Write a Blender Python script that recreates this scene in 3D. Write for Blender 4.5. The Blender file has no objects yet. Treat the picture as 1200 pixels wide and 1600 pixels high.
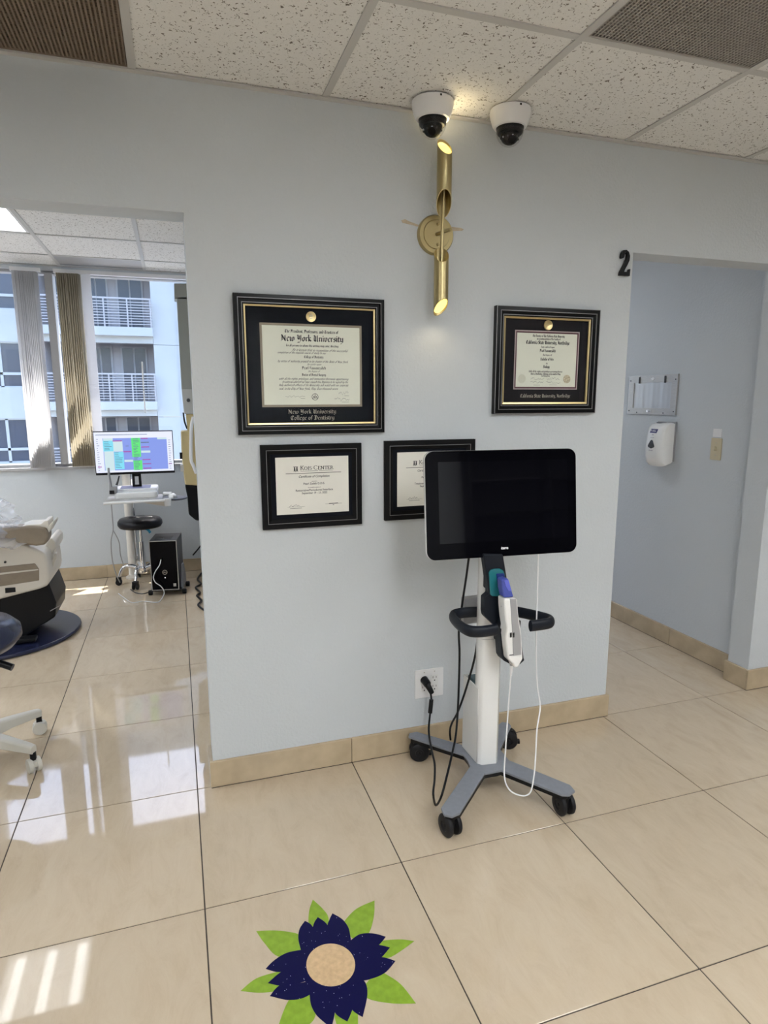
import bpy, bmesh, math, random
from mathutils import Vector, Matrix
random.seed(7)
sc = bpy.context.scene
COL = sc.collection
# ------------------------------------------------------------------ camera
FPX = 992.79
CAM = Vector((-0.0043, -2.3198, 1.4665))
MR = [Vector((0.9506162, -0.3103626, -0.0019900)),
      Vector((-0.0561099, -0.1655470, -0.9846044)),
      Vector((0.3052549, 0.9360925, -0.1747861))]      # right, down, forward
cd = bpy.data.cameras.new('camera')
cd.sensor_fit = 'HORIZONTAL'; cd.sensor_width = 36.0; cd.lens = 36.0 * FPX / 1200.0
cd.clip_start = 0.05; cd.clip_end = 300
cam = bpy.data.objects.new('camera', cd); COL.objects.link(cam)
r, u, b = MR[0], -MR[1], -MR[2]
cam.matrix_world = Matrix(((r.x, u.x, b.x, CAM.x), (r.y, u.y, b.y, CAM.y), (r.z, u.z, b.z, CAM.z), (0, 0, 0, 1)))
sc.camera = cam
# ------------------------------------------------------------------ sky, sun, exposure
w = bpy.data.worlds.new('world'); sc.world = w; w.use_nodes = True
nt = w.node_tree; nt.nodes.clear()
sky = nt.nodes.new('ShaderNodeTexSky'); sky.sky_type = 'NISHITA'; sky.sun_disc = False
sky.sun_elevation = math.radians(62); sky.sun_rotation = math.radians(15); sky.air_density = 1.0; sky.dust_density = 2.0
bg = nt.nodes.new('ShaderNodeBackground'); bg.inputs[1].default_value = 0.9
wo = nt.nodes.new('ShaderNodeOutputWorld')
nt.links.new(sky.outputs[0], bg.inputs[0]); nt.links.new(bg.outputs[0], wo.inputs[0])
sl = bpy.data.lights.new('sun', 'SUN'); sl.energy = 21.0; sl.angle = math.radians(0.53); sl.color = (1, .96, .88)
sun = bpy.data.objects.new('sun', sl); COL.objects.link(sun)
el, az = math.radians(72), math.radians(35)
sd = Vector((math.cos(el) * math.sin(az), math.cos(el) * math.cos(az), math.sin(el)))
sun.rotation_euler = sd.to_track_quat('Z', 'Y').to_euler(); sun.location = sd * 40
sc.view_settings.view_transform = 'Standard'; sc.view_settings.look = 'None'
sc.view_settings.exposure = 0.0; sc.view_settings.gamma = 1.0; sc.view_settings.use_curve_mapping = False
TROFFER = 15.5        # radiance of the main room's ceiling panels
FILL_PANEL = 24.0       # unseen panels added to brighten the treatment room
H = 2.471             # ceiling height
S = 0.6096            # floor tile module

# ------------------------------------------------------------------ point helpers (photo frame -> real plane)
def P(px, py, x=None, y=None, z=None):
    d = MR[0] * ((px - 600) / FPX) + MR[1] * ((py - 800) / FPX) + MR[2]
    if x is not None: t = (x - CAM.x) / d.x
    elif y is not None: t = (y - CAM.y) / d.y
    else: t = (z - CAM.z) / d.z
    return CAM + d * t

# ------------------------------------------------------------------ materials
MATS = {}
def mat(name, col, rough=.5, metal=0., spec=.5, noise=None, bump=None, emit=None, coat=0., alpha=None, trans=0., ior=1.5, aniso=None):
    m = bpy.data.materials.new(name); m.use_nodes = True
    n = m.node_tree.nodes; l = m.node_tree.links; p = n['Principled BSDF']
    c = (*col, 1)
    p.inputs['Base Color'].default_value = c
    p.inputs['Roughness'].default_value = rough
    p.inputs['Metallic'].default_value = metal
    p.inputs['Specular IOR Level'].default_value = spec
    p.inputs['IOR'].default_value = ior
    p.inputs['Coat Weight'].default_value = coat
    p.inputs['Coat Roughness'].default_value = .05
    p.inputs['Transmission Weight'].default_value = trans
    if emit is not None:
        p.inputs['Emission Color'].default_value = (*emit[0], 1); p.inputs['Emission Strength'].default_value = emit[1]
    if noise or bump:
        tc = n.new('ShaderNodeTexCoord')
    if noise:
        t = n.new('ShaderNodeTexNoise'); t.inputs['Scale'].default_value = noise[0]; t.inputs['Detail'].default_value = 4
        if len(noise) > 2:
            mp = n.new('ShaderNodeMapping'); mp.inputs['Scale'].default_value = noise[2]
            l.new(tc.outputs['Object'], mp.inputs[0]); l.new(mp.outputs[0], t.inputs['Vector'])
        else: l.new(tc.outputs['Object'], t.inputs['Vector'])
        rp = n.new('ShaderNodeValToRGB'); a = noise[1]
        rp.color_ramp.elements[0].position = .3; rp.color_ramp.elements[1].position = .7
        rp.color_ramp.elements[0].color = (*[v * (1 - a) for v in col], 1); rp.color_ramp.elements[1].color = (*[min(1, v * (1 + a)) for v in col], 1)
        l.new(t.outputs['Fac'], rp.inputs[0]); l.new(rp.outputs[0], p.inputs['Base Color'])
    if bump:
        t2 = n.new('ShaderNodeTexNoise'); t2.inputs['Scale'].default_value = bump[0]; t2.inputs['Detail'].default_value = 2
        l.new(tc.outputs['Object'], t2.inputs['Vector'])
        bp = n.new('ShaderNodeBump'); bp.inputs['Strength'].default_value = bump[1]; bp.inputs['Distance'].default_value = bump[2] if len(bump) > 2 else .002
        l.new(t2.outputs['Fac'], bp.inputs['Height']); l.new(bp.outputs[0], p.inputs['Normal'])
    MATS[name] = m
    return m

def pane(name, tint=(1, 1, 1), ior=1.45, rough=0.0, haze=None):
    m = bpy.data.materials.new(name); m.use_nodes = True
    n = m.node_tree.nodes; l = m.node_tree.links; n.clear()
    o = n.new('ShaderNodeOutputMaterial'); tr = n.new('ShaderNodeBsdfTransparent'); gl = n.new('ShaderNodeBsdfGlossy')
    fr = n.new('ShaderNodeFresnel'); mx = n.new('ShaderNodeMixShader')
    tr.inputs[0].default_value = (*tint, 1); gl.inputs['Roughness'].default_value = rough; fr.inputs[0].default_value = ior
    ge = n.new('ShaderNodeNewGeometry'); im = n.new('ShaderNodeMix'); im.data_type = 'FLOAT'      # same index on both faces of the sheet
    im.inputs['A'].default_value = ior; im.inputs['B'].default_value = 1 / ior
    l.new(ge.outputs['Backfacing'], im.inputs['Factor']); l.new(im.outputs['Result'], fr.inputs[0])
    l.new(fr.outputs[0], mx.inputs[0])
    if haze:
        df = n.new('ShaderNodeBsdfTranslucent'); df.inputs[0].default_value = (*haze[0], 1)
        d2 = n.new('ShaderNodeBsdfDiffuse'); d2.inputs[0].default_value = (*haze[0], 1)
        m1 = n.new('ShaderNodeMixShader'); m1.inputs[0].default_value = .4; l.new(d2.outputs[0], m1.inputs[1]); l.new(df.outputs[0], m1.inputs[2])
        m2 = n.new('ShaderNodeMixShader'); m2.inputs[0].default_value = haze[1]; l.new(tr.outputs[0], m2.inputs[1]); l.new(m1.outputs[0], m2.inputs[2])
        l.new(m2.outputs[0], mx.inputs[1])
    else: l.new(tr.outputs[0], mx.inputs[1])
    l.new(gl.outputs[0], mx.inputs[2]); l.new(mx.outputs[0], o.inputs[0])
    MATS[name] = m
    return m

def floor_tile_material():
    m = mat('polished_beige_tile', (.6, .5, .37), rough=.035, spec=.5, ior=1.6)
    n = m.node_tree.nodes; l = m.node_tree.links; p = n['Principled BSDF']
    tc = n.new('ShaderNodeTexCoord'); oi = n.new('ShaderNodeObjectInfo')
    ad = n.new('ShaderNodeVectorMath'); ad.operation = 'ADD'
    sc_ = n.new('ShaderNodeVectorMath'); sc_.operation = 'SCALE'; sc_.inputs['Scale'].default_value = 17.0
    cb = n.new('ShaderNodeCombineXYZ'); l.new(oi.outputs['Random'], cb.inputs[0]); l.new(oi.outputs['Random'], cb.inputs[1])
    l.new(cb.outputs[0], sc_.inputs[0]); l.new(tc.outputs['Object'], ad.inputs[0]); l.new(sc_.outputs[0], ad.inputs[1])
    mp = n.new('ShaderNodeMapping'); mp.inputs['Scale'].default_value = (15.0, 5.5, 1); mp.inputs['Rotation'].default_value = (0, 0, .18)
    l.new(ad.outputs[0], mp.inputs[0])
    t = n.new('ShaderNodeTexNoise'); t.inputs['Scale'].default_value = 1.0; t.inputs['Detail'].default_value = 10; t.inputs['Roughness'].default_value = .72; t.inputs['Distortion'].default_value = .6
    l.new(mp.outputs[0], t.inputs['Vector'])
    rp = n.new('ShaderNodeValToRGB'); e = rp.color_ramp.elements
    e[0].position = .28; e[0].color = (.50, .40, .285, 1); e[1].position = .75; e[1].color = (.595, .50, .375, 1)
    k = rp.color_ramp.elements.new(.5); k.color = (.555, .455, .335, 1)
    l.new(t.outputs['Fac'], rp.inputs[0])
    hs = n.new('ShaderNodeHueSaturation')
    ma = n.new('ShaderNodeMath'); ma.operation = 'MULTIPLY_ADD'; ma.inputs[1].default_value = .08; ma.inputs[2].default_value = .96
    l.new(oi.outputs['Random'], ma.inputs[0]); l.new(ma.outputs[0], hs.inputs['Value']); l.new(rp.outputs[0], hs.inputs['Color'])
    l.new(hs.outputs[0], p.inputs['Base Color'])
    return m

def acoustic_material():
    m = mat('fissured_acoustic_tile', (.8, .77, .72), rough=.95, spec=.1)
    n = m.node_tree.nodes; l = m.node_tree.links; p = n['Principled BSDF']
    g = n.new('ShaderNodeNewGeometry')
    t = n.new('ShaderNodeTexNoise'); t.inputs['Scale'].default_value = 95; t.inputs['Detail'].default_value = 1.5; t.inputs['Distortion'].default_value = 1.2
    l.new(g.outputs['Position'], t.inputs['Vector'])
    rp = n.new('ShaderNodeValToRGB'); e = rp.color_ramp.elements
    e[0].position = .635; e[0].color = (.87, .865, .85, 1); e[1].position = .67; e[1].color = (.20, .18, .155, 1)
    l.new(t.outputs['Fac'], rp.inputs[0])
    t2 = n.new('ShaderNodeTexNoise'); t2.inputs['Scale'].default_value = 300; l.new(g.outputs['Position'], t2.inputs['Vector'])
    mx = n.new('ShaderNodeMix'); mx.data_type = 'RGBA'; mx.blend_type = 'MULTIPLY'; mx.inputs['Factor'].default_value = .16
    l.new(rp.outputs[0], mx.inputs['A']); l.new(t2.outputs['Fac'], mx.inputs['B']); l.new(mx.outputs['Result'], p.inputs['Base Color'])
    bp = n.new('ShaderNodeBump'); bp.invert = True; bp.inputs['Strength'].default_value = .6; bp.inputs['Distance'].default_value = .003
    l.new(rp.outputs['Alpha'], bp.inputs['Height'])
    return m

def wall_material(name, col):
    m = mat(name, col, rough=.55, spec=.3)
    n = m.node_tree.nodes; l = m.node_tree.links; p = n['Principled BSDF']
    g = n.new('ShaderNodeNewGeometry')
    t = n.new('ShaderNodeTexNoise'); t.inputs['Scale'].default_value = 85; t.inputs['Detail'].default_value = 3; t.inputs['Roughness'].default_value = .5
    l.new(g.outputs['Position'], t.inputs['Vector'])
    bp = n.new('ShaderNodeBump'); bp.inputs['Strength'].default_value = .5; bp.inputs['Distance'].default_value = .0035
    l.new(t.outputs['Fac'], bp.inputs['Height']); l.new(bp.outputs[0], p.inputs['Normal'])
    return m

def navy_petal_material():
    m = mat('navy_sparkle_stone', (.006, .006, .05), rough=.3, spec=.12)
    n = m.node_tree.nodes; l = m.node_tree.links; p = n['Principled BSDF']
    g = n.new('ShaderNodeNewGeometry'); v = n.new('ShaderNodeTexVoronoi'); v.inputs['Scale'].default_value = 190
    l.new(g.outputs['Position'], v.inputs['Vector'])
    a = n.new('ShaderNodeMath'); a.operation = 'LESS_THAN'; a.inputs[1].default_value = .16; l.new(v.outputs['Distance'], a.inputs[0])
    sx = n.new('ShaderNodeSeparateColor'); l.new(v.outputs['Color'], sx.inputs[0])
    b_ = n.new('ShaderNodeMath'); b_.operation = 'GREATER_THAN'; b_.inputs[1].default_value = .86; l.new(sx.outputs[0], b_.inputs[0])
    c_ = n.new('ShaderNodeMath'); c_.operation = 'MULTIPLY'; l.new(a.outputs[0], c_.inputs[0]); l.new(b_.outputs[0], c_.inputs[1])
    mx = n.new('ShaderNodeMix'); mx.data_type = 'RGBA'; mx.inputs['A'].default_value = (.006, .006, .05, 1); mx.inputs['B'].default_value = (.55, .6, .8, 1)
    l.new(c_.outputs[0], mx.inputs['Factor']); l.new(mx.outputs['Result'], p.inputs['Base Color'])
    return m

def slat_material(name, col):
    m = bpy.data.materials.new(name); m.use_nodes = True; n = m.node_tree.nodes; l = m.node_tree.links; n.clear()
    o = n.new('ShaderNodeOutputMaterial'); a = n.new('ShaderNodeBsdfDiffuse'); b_ = n.new('ShaderNodeBsdfTranslucent'); x = n.new('ShaderNodeMixShader')
    a.inputs[0].default_value = (*col, 1); b_.inputs[0].default_value = (*col, 1); x.inputs[0].default_value = .45
    l.new(a.outputs[0], x.inputs[1]); l.new(b_.outputs[0], x.inputs[2]); l.new(x.outputs[0], o.inputs[0]); MATS[name] = m
    return m
wallm = wall_material('blue_grey_wall_paint', (.597, .632, .662))
tilem = floor_tile_material(); acou = acoustic_material(); petalm = navy_petal_material()
grout = mat('dark_grout', (.06, .05, .042), rough=.9, noise=(40, .2))
basem = mat('beige_baseboard_tile', (.50, .40, .27), rough=.25, noise=(9, .12))
tbar = mat('ceiling_grid_metal', (.55, .545, .53), rough=.4)
white = mat('white_plastic', (.82, .82, .83), rough=.35)
whiteg = mat('white_gloss', (.85, .85, .84), rough=.18, coat=.3)
black = mat('black_plastic', (.005, .0055, .007), rough=.35, spec=.25)
blackm = mat('matte_black', (.005, .005, .006), rough=.6, spec=.15)
rubber = mat('black_rubber', (.010, .010, .012), rough=.55, spec=.3)
charcoal = mat('charcoal_plastic', (.008, .011, .018), rough=.42, spec=.25)
screenm = mat('black_screen_glass', (.0025, .0025, .004), rough=.05, spec=.12)
greym = mat('grey_powder_coat', (.22, .235, .27), rough=.45, noise=(60, .05))
brass = mat('brushed_brass', (.50, .41, .21), rough=.34, metal=1, bump=(160, .06))
chrome = mat('chrome', (.85, .85, .87), rough=.06, metal=1)
steel = mat('brushed_steel', (.56, .54, .51), rough=.38, metal=.75, noise=(30, .08, (1, 1, 14)))
lampw = mat('warm_lamp', (1, .85, .4), emit=((1, .80, .22), 1.25))
ivory = mat('ivory_plastic', (.62, .55, .38), rough=.4)
paperm = mat('diploma_paper', (.78, .80, .70), rough=.8, noise=(12, .02))
cream = mat('certificate_paper', (.80, .785, .72), rough=.8, noise=(12, .02))
ink = mat('black_ink', (.03, .03, .035), rough=.8)
inkl = mat('grey_ink', (.16, .16, .16), rough=.8)
matb = mat('black_mat_board', (.006, .0075, .012), rough=.85, spec=.15)
frameb = mat('black_lacquer_frame', (.003, .003, .0035), rough=.3, spec=.2)
gold = mat('gold_fillet', (.66, .52, .26), rough=.3, metal=.8)
goldt = mat('gilt_print', (.42, .40, .34), rough=.5)
silv = mat('silver_line', (.30, .30, .31), rough=.35, metal=.4)
taupe = mat('taupe_fillet', (.30, .26, .20), rough=.6)
maroon = mat('maroon_fillet', (.10, .035, .05), rough=.6)
pinkish = mat('pale_rose_fillet', (.45, .38, .38), rough=.6)
greenm = mat('green_leaf_stone', (.23, .37, .035), rough=.2, spec=.3, noise=(50, .12))
discm = mat('tan_disc_stone', (.60, .42, .24), rough=.12, noise=(70, .12))
creamv = mat('cream_vinyl_shell', (.66, .61, .53), rough=.35)
beigev = mat('taupe_upholstery', (.25, .20, .145), rough=.5, noise=(30, .06))
navyv = mat('navy_vinyl', (.014, .018, .05), rough=.25, noise=(20, .1))
blackv = mat('black_vinyl', (.006, .006, .009), rough=.38, spec=.3)
beigep = mat('ivory_base_plastic', (.60, .58, .52), rough=.4)
xcream = mat('yellowed_casing', (.55, .44, .22), rough=.45)
xgrey = mat('grey_green_arm', (.30, .31, .28), rough=.4)
teal = mat('teal_sleeve', (.02, .17, .20), rough=.2)
bluem = mat('blue_tip', (.06, .09, .42), rough=.18)
greys = mat('satin_grey_strip', (.35, .35, .36), rough=.35)
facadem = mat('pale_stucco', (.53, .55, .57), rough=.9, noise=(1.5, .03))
recessm = mat('shaded_recess_tone', (.46, .43, .45), rough=.9)  # shading on the recess walls is put into this pinkish grey
fglass = mat('dark_window_glass', (.09, .10, .135), rough=.08, spec=.3)
railm = mat('white_railing', (.48, .47, .50), rough=.5)
slatw = slat_material('white_blind_slat', (.84, .84, .86))
slatc = slat_material('cream_blind_slat', (.66, .61, .50))
alum = mat('window_frame_metal', (.42, .42, .43), rough=.4)
glassm = pane('window_glass'); picglass = pane('picture_glass', ior=1.18); domeg = pane('clear_dome', (.92, .92, .92), 1.4)
plasticm = pane('clear_plastic_drape', (.95, .95, .97), 1.5, .12, ((.9, .92, .97), .3))
diffm = mat('lamp_diffuser', (1, 1, 1), emit=((.95, .98, 1.0), TROFFER))
diffb = mat('fill_panel_cool', (1, 1, 1), emit=((.90, .95, 1.0), FILL_PANEL))  # glow of the added fill panels
diffc = mat('lamp_diffuser_dim', (1, 1, 1), emit=((.92, .96, 1.0), 2.2))
tubem = mat('lamp_strip_glow', (1, 1, 1), emit=((.95, .98, 1.0), 7.5))
grilleb = mat('brown_grille', (.20, .155, .115), rough=.7)
grilleg = mat('grey_grille', (.38, .355, .325), rough=.6)
ductm = mat('dark_duct', (.02, .017, .015), rough=.9)
tan = mat('bare_drywall_scrape', (.52, .44, .33), rough=.9, noise=(80, .15))
wood = mat('dark_cabinet', (.02, .02, .022), rough=.6)
purple = mat('navy_logo_print', (.03, .03, .16), rough=.5)
smoke = mat('smoky_grey_plastic', (.06, .06, .065), rough=.2)
bluel = mat('blue_lever', (.02, .28, .5), rough=.3)
keyblue = mat('slate_blue_plastic', (.10, .11, .22), rough=.4)
def led(name, c, s=1.0): return mat(name, (.02, .02, .02), rough=.3, emit=(c, s))
ledw = led('screen_white', (.82, .86, 1.0)); ledb = led('screen_periwinkle', (.24, .33, .82)); ledc = led('screen_cyan', (.22, .72, .90))
ledg = led('screen_green', (.12, .80, .20)); ledm = led('screen_magenta', (.38, .06, .36)); ledp = led('screen_pale', (.62, .78, .82)); ledt = led('screen_text', (.10, .16, .28))
logow = led('lit_logo', (1, 1, 1), 1.2)

# ------------------------------------------------------------------ mesh builder
WORLD = {}
class MB:
    def __init__(s): s.v = []; s.f = []
    def add(s, vs, fs):
        o = len(s.v); s.v += [Vector(p) for p in vs]; s.f += [tuple(i + o for i in f) for f in fs]; return s
    def box(s, x0, x1, y0, y1, z0, z1):
        return s.add([(x0, y0, z0), (x1, y0, z0), (x1, y1, z0), (x0, y1, z0), (x0, y0, z1), (x1, y0, z1), (x1, y1, z1), (x0, y1, z1)],
                     [(0, 3, 2, 1), (4, 5, 6, 7), (0, 1, 5, 4), (1, 2, 6, 5), (2, 3, 7, 6), (3, 0, 4, 7)])
    def obox(s, c, ax, ay, az):   # oriented box, half vectors
        c, ax, ay, az = map(Vector, (c, ax, ay, az))
        vs = [c + ax * i + ay * j + az * k for k in (-1, 1) for i, j in ((-1, -1), (1, -1), (1, 1), (-1, 1))]
        return s.add(vs, [(0, 3, 2, 1), (4, 5, 6, 7), (0, 1, 5, 4), (1, 2, 6, 5), (2, 3, 7, 6), (3, 0, 4, 7)])
    def prism(s, pts, off):       # 3-D polygon extruded by a vector
        off = Vector(off); n = len(pts); a = [Vector(p) for p in pts]
        vs = a + [p + off for p in a]
        fs = [tuple(range(n - 1, -1, -1)), tuple(range(n, 2 * n))] + [(i, (i + 1) % n, n + (i + 1) % n, n + i) for i in range(n)]
        return s.add(vs, fs)
    def flat(s, pts): return s.add(pts, [tuple(range(len(pts)))])
    def lathe(s, prof, c=(0, 0, 0), n=32, axis='z', sx=1., sy=1.):
        c = Vector(c); vs = []; fs = []
        for (rad, h) in prof:
            for i in range(n):
                a = 2 * math.pi * i / n; p = (rad * math.cos(a) * sx, rad * math.sin(a) * sy, h)
                if axis == 'y': p = (p[0], -p[2], p[1])        # height runs toward -y
                if axis == 'x': p = (p[2], p[0], p[1])
                vs.append(c + Vector(p))
        m = len(prof)
        for j in range(m - 1):
            for i in range(n):
                k = (i + 1) % n; fs.append((j * n + i, j * n + k, (j + 1) * n + k, (j + 1) * n + i))
        if prof[0][0] > 1e-6: fs.append(tuple(range(n - 1, -1, -1)))
        if prof[-1][0] > 1e-6: fs.append(tuple((m - 1) * n + i for i in range(n)))
        return s.add(vs, fs)
    def tube(s, pts, rad, n=8, sub=6, flat=None, smooth=True):
        pts = [Vector(p) for p in pts]
        if smooth and len(pts) > 2:
            q = []
            for i in range(len(pts) - 1):
                p0 = pts[max(i - 1, 0)]; p1 = pts[i]; p2 = pts[i + 1]; p3 = pts[min(i + 2, len(pts) - 1)]
                for k in range(sub):
                    t = k / sub
                    q.append(.5 * ((2 * p1) + (p2 - p0) * t + (2 * p0 - 5 * p1 + 4 * p2 - p3) * t * t + (3 * p1 - p0 - 3 * p2 + p3) * t ** 3))
            q.append(pts[-1]); pts = q
        rads = rad if isinstance(rad, (list, tuple)) else None
        vs = []; up = None
        for i, p in enumerate(pts):
            d = (pts[min(i + 1, len(pts) - 1)] - pts[max(i - 1, 0)])
            if d.length < 1e-9: d = Vector((0, 0, 1))
            d.normalize()
            if up is None:
                up = Vector((0, 0, 1)) if abs(d.z) < .9 else Vector((0, 1, 0))
            if flat: up = Vector((0, 0, 1)) if abs(d.z) < .95 else up
            a = d.cross(up)
            if a.length < 1e-6: a = d.orthogonal()
            a.normalize(); bb = a.cross(d).normalized()
            if not flat: up = bb
            R = (rads[0] + (rads[1] - rads[0]) * i / (len(pts) - 1)) if rads else rad
            ra, rb = (flat[0], flat[1]) if flat else (R, R)
            for k in range(n):
                t = 2 * math.pi * (k + .5) / n; vs.append(p + a * math.cos(t) * ra + bb * math.sin(t) * rb)
        m = len(pts); fs = []
        for j in range(m - 1):
            for k in range(n):
                q = (k + 1) % n; fs.append((j * n + k, j * n + q, (j + 1) * n + q, (j + 1) * n + k))
        fs += [tuple(range(n - 1, -1, -1)), tuple((m - 1) * n + k for k in range(n))]
        return s.add(vs, fs)
    def ring(s, x0, x1, z0, z1, prof):     # mitred moulding on a wall facing -y; prof = [(inset, depth from wall)]
        vs = []; fs = []
        for o, d in prof:
            vs += [(x0 + o, -d, z0 + o), (x1 - o, -d, z0 + o), (x1 - o, -d, z1 - o), (x0 + o, -d, z1 - o)]
        for j in range(len(prof) - 1):
            for i in range(4):
                k = (i + 1) % 4; fs.append((j * 4 + i, j * 4 + k, j * 4 + 4 + k, j * 4 + 4 + i))
        return s.add(vs, fs)
    def grid(s, nu, nv, fn):
        vs = [fn(i / nu, j / nv) for j in range(nv + 1) for i in range(nu + 1)]
        fs = [(j * (nu + 1) + i, j * (nu + 1) + i + 1, (j + 1) * (nu + 1) + i + 1, (j + 1) * (nu + 1) + i) for j in range(nv) for i in range(nu)]
        return s.add(vs, fs)
    def xf(s, m): s.v = [m @ p for p in s.v]; return s
    def build(s, name, m, parent=None, bevel=0, segs=2, smooth=None, label=None, kind=None, solid=0, subd=0, normals=True):
        c = Vector([(min(p[i] for p in s.v) + max(p[i] for p in s.v)) / 2 for i in range(3)])
        if parent is None and kind is None: c.z = min(p.z for p in s.v)
        me = bpy.data.meshes.new(name)
        bm = bmesh.new()
        vv = [bm.verts.new(p - c) for p in s.v]
        for f in s.f:
            try: bm.faces.new([vv[i] for i in f])
            except ValueError: pass
        bmesh.ops.remove_doubles(bm, verts=bm.verts, dist=1e-6)
        if normals: bmesh.ops.recalc_face_normals(bm, faces=bm.faces)
        if bevel:
            es = [e for e in bm.edges if len(e.link_faces) == 2 and e.calc_face_angle(0) > .5]
            bmesh.ops.bevel(bm, geom=es, offset=bevel, segments=segs, profile=.5, affect='EDGES', clamp_overlap=True)
        bm.to_mesh(me); bm.free()
        ob = bpy.data.objects.new(name, me); COL.objects.link(ob)
        if m: me.materials.append(m)
        if smooth is None: smooth = 35
        if smooth:
            for p in me.polygons: p.use_smooth = True
            me.set_sharp_from_angle(angle=math.radians(smooth))
        if bevel and smooth: md = ob.modifiers.new('weighted', 'WEIGHTED_NORMAL'); md.keep_sharp = True; md.weight = 90
        if solid: md = ob.modifiers.new('thickness', 'SOLIDIFY'); md.thickness = solid; md.offset = 0
        if subd: md = ob.modifiers.new('smooth', 'SUBSURF'); md.levels = md.render_levels = subd
        pw = WORLD[parent.name] if parent is not None else Vector((0, 0, 0))
        ob.location = c - pw; WORLD[ob.name] = c
        if parent is not None: ob.parent = parent
        if label: ob['label'] = label
        if kind: ob['kind'] = kind
        return ob

def thing(name, label, cat, loc=(0, 0, 0), group=None):
    o = bpy.data.objects.new(name, None); COL.objects.link(o); o.empty_display_size = .05
    o.location = loc; WORLD[o.name] = Vector(loc); o['label'] = label; o['category'] = cat
    if group: o['group'] = group
    return o
def tag(o, label, cat, group=None):
    o['label'] = label; o['category'] = cat
    if group: o['group'] = group
    return o
def copy_tree(o, parent=None, shift=Vector((0, 0, 0)), label=None):
    c = o.copy(); COL.objects.link(c)
    if parent is not None: c.parent = parent
    else: c.location = o.location + shift
    WORLD[c.name] = WORLD[o.name] + shift
    if label: c['label'] = label
    for ch in list(o.children): copy_tree(ch, c, shift)
    return c
def ell(cx, cy, rx, ry, n=32, a0=0, a1=2 * math.pi, end=False):
    k = n if not end else n - 1
    return [(cx + rx * math.cos(a0 + (a1 - a0) * i / k), cy + ry * math.sin(a0 + (a1 - a0) * i / k)) for i in range(n)]
def rrect(x0, x1, y0, y1, r, n=6):
    out = []
    for cx, cy, a in ((x1 - r, y0 + r, -90), (x1 - r, y1 - r, 0), (x0 + r, y1 - r, 90), (x0 + r, y0 + r, 180)):
        for i in range(n + 1):
            t = math.radians(a + 90 * i / n); out.append((cx + r * math.cos(t), cy + r * math.sin(t)))
    return out

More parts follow.
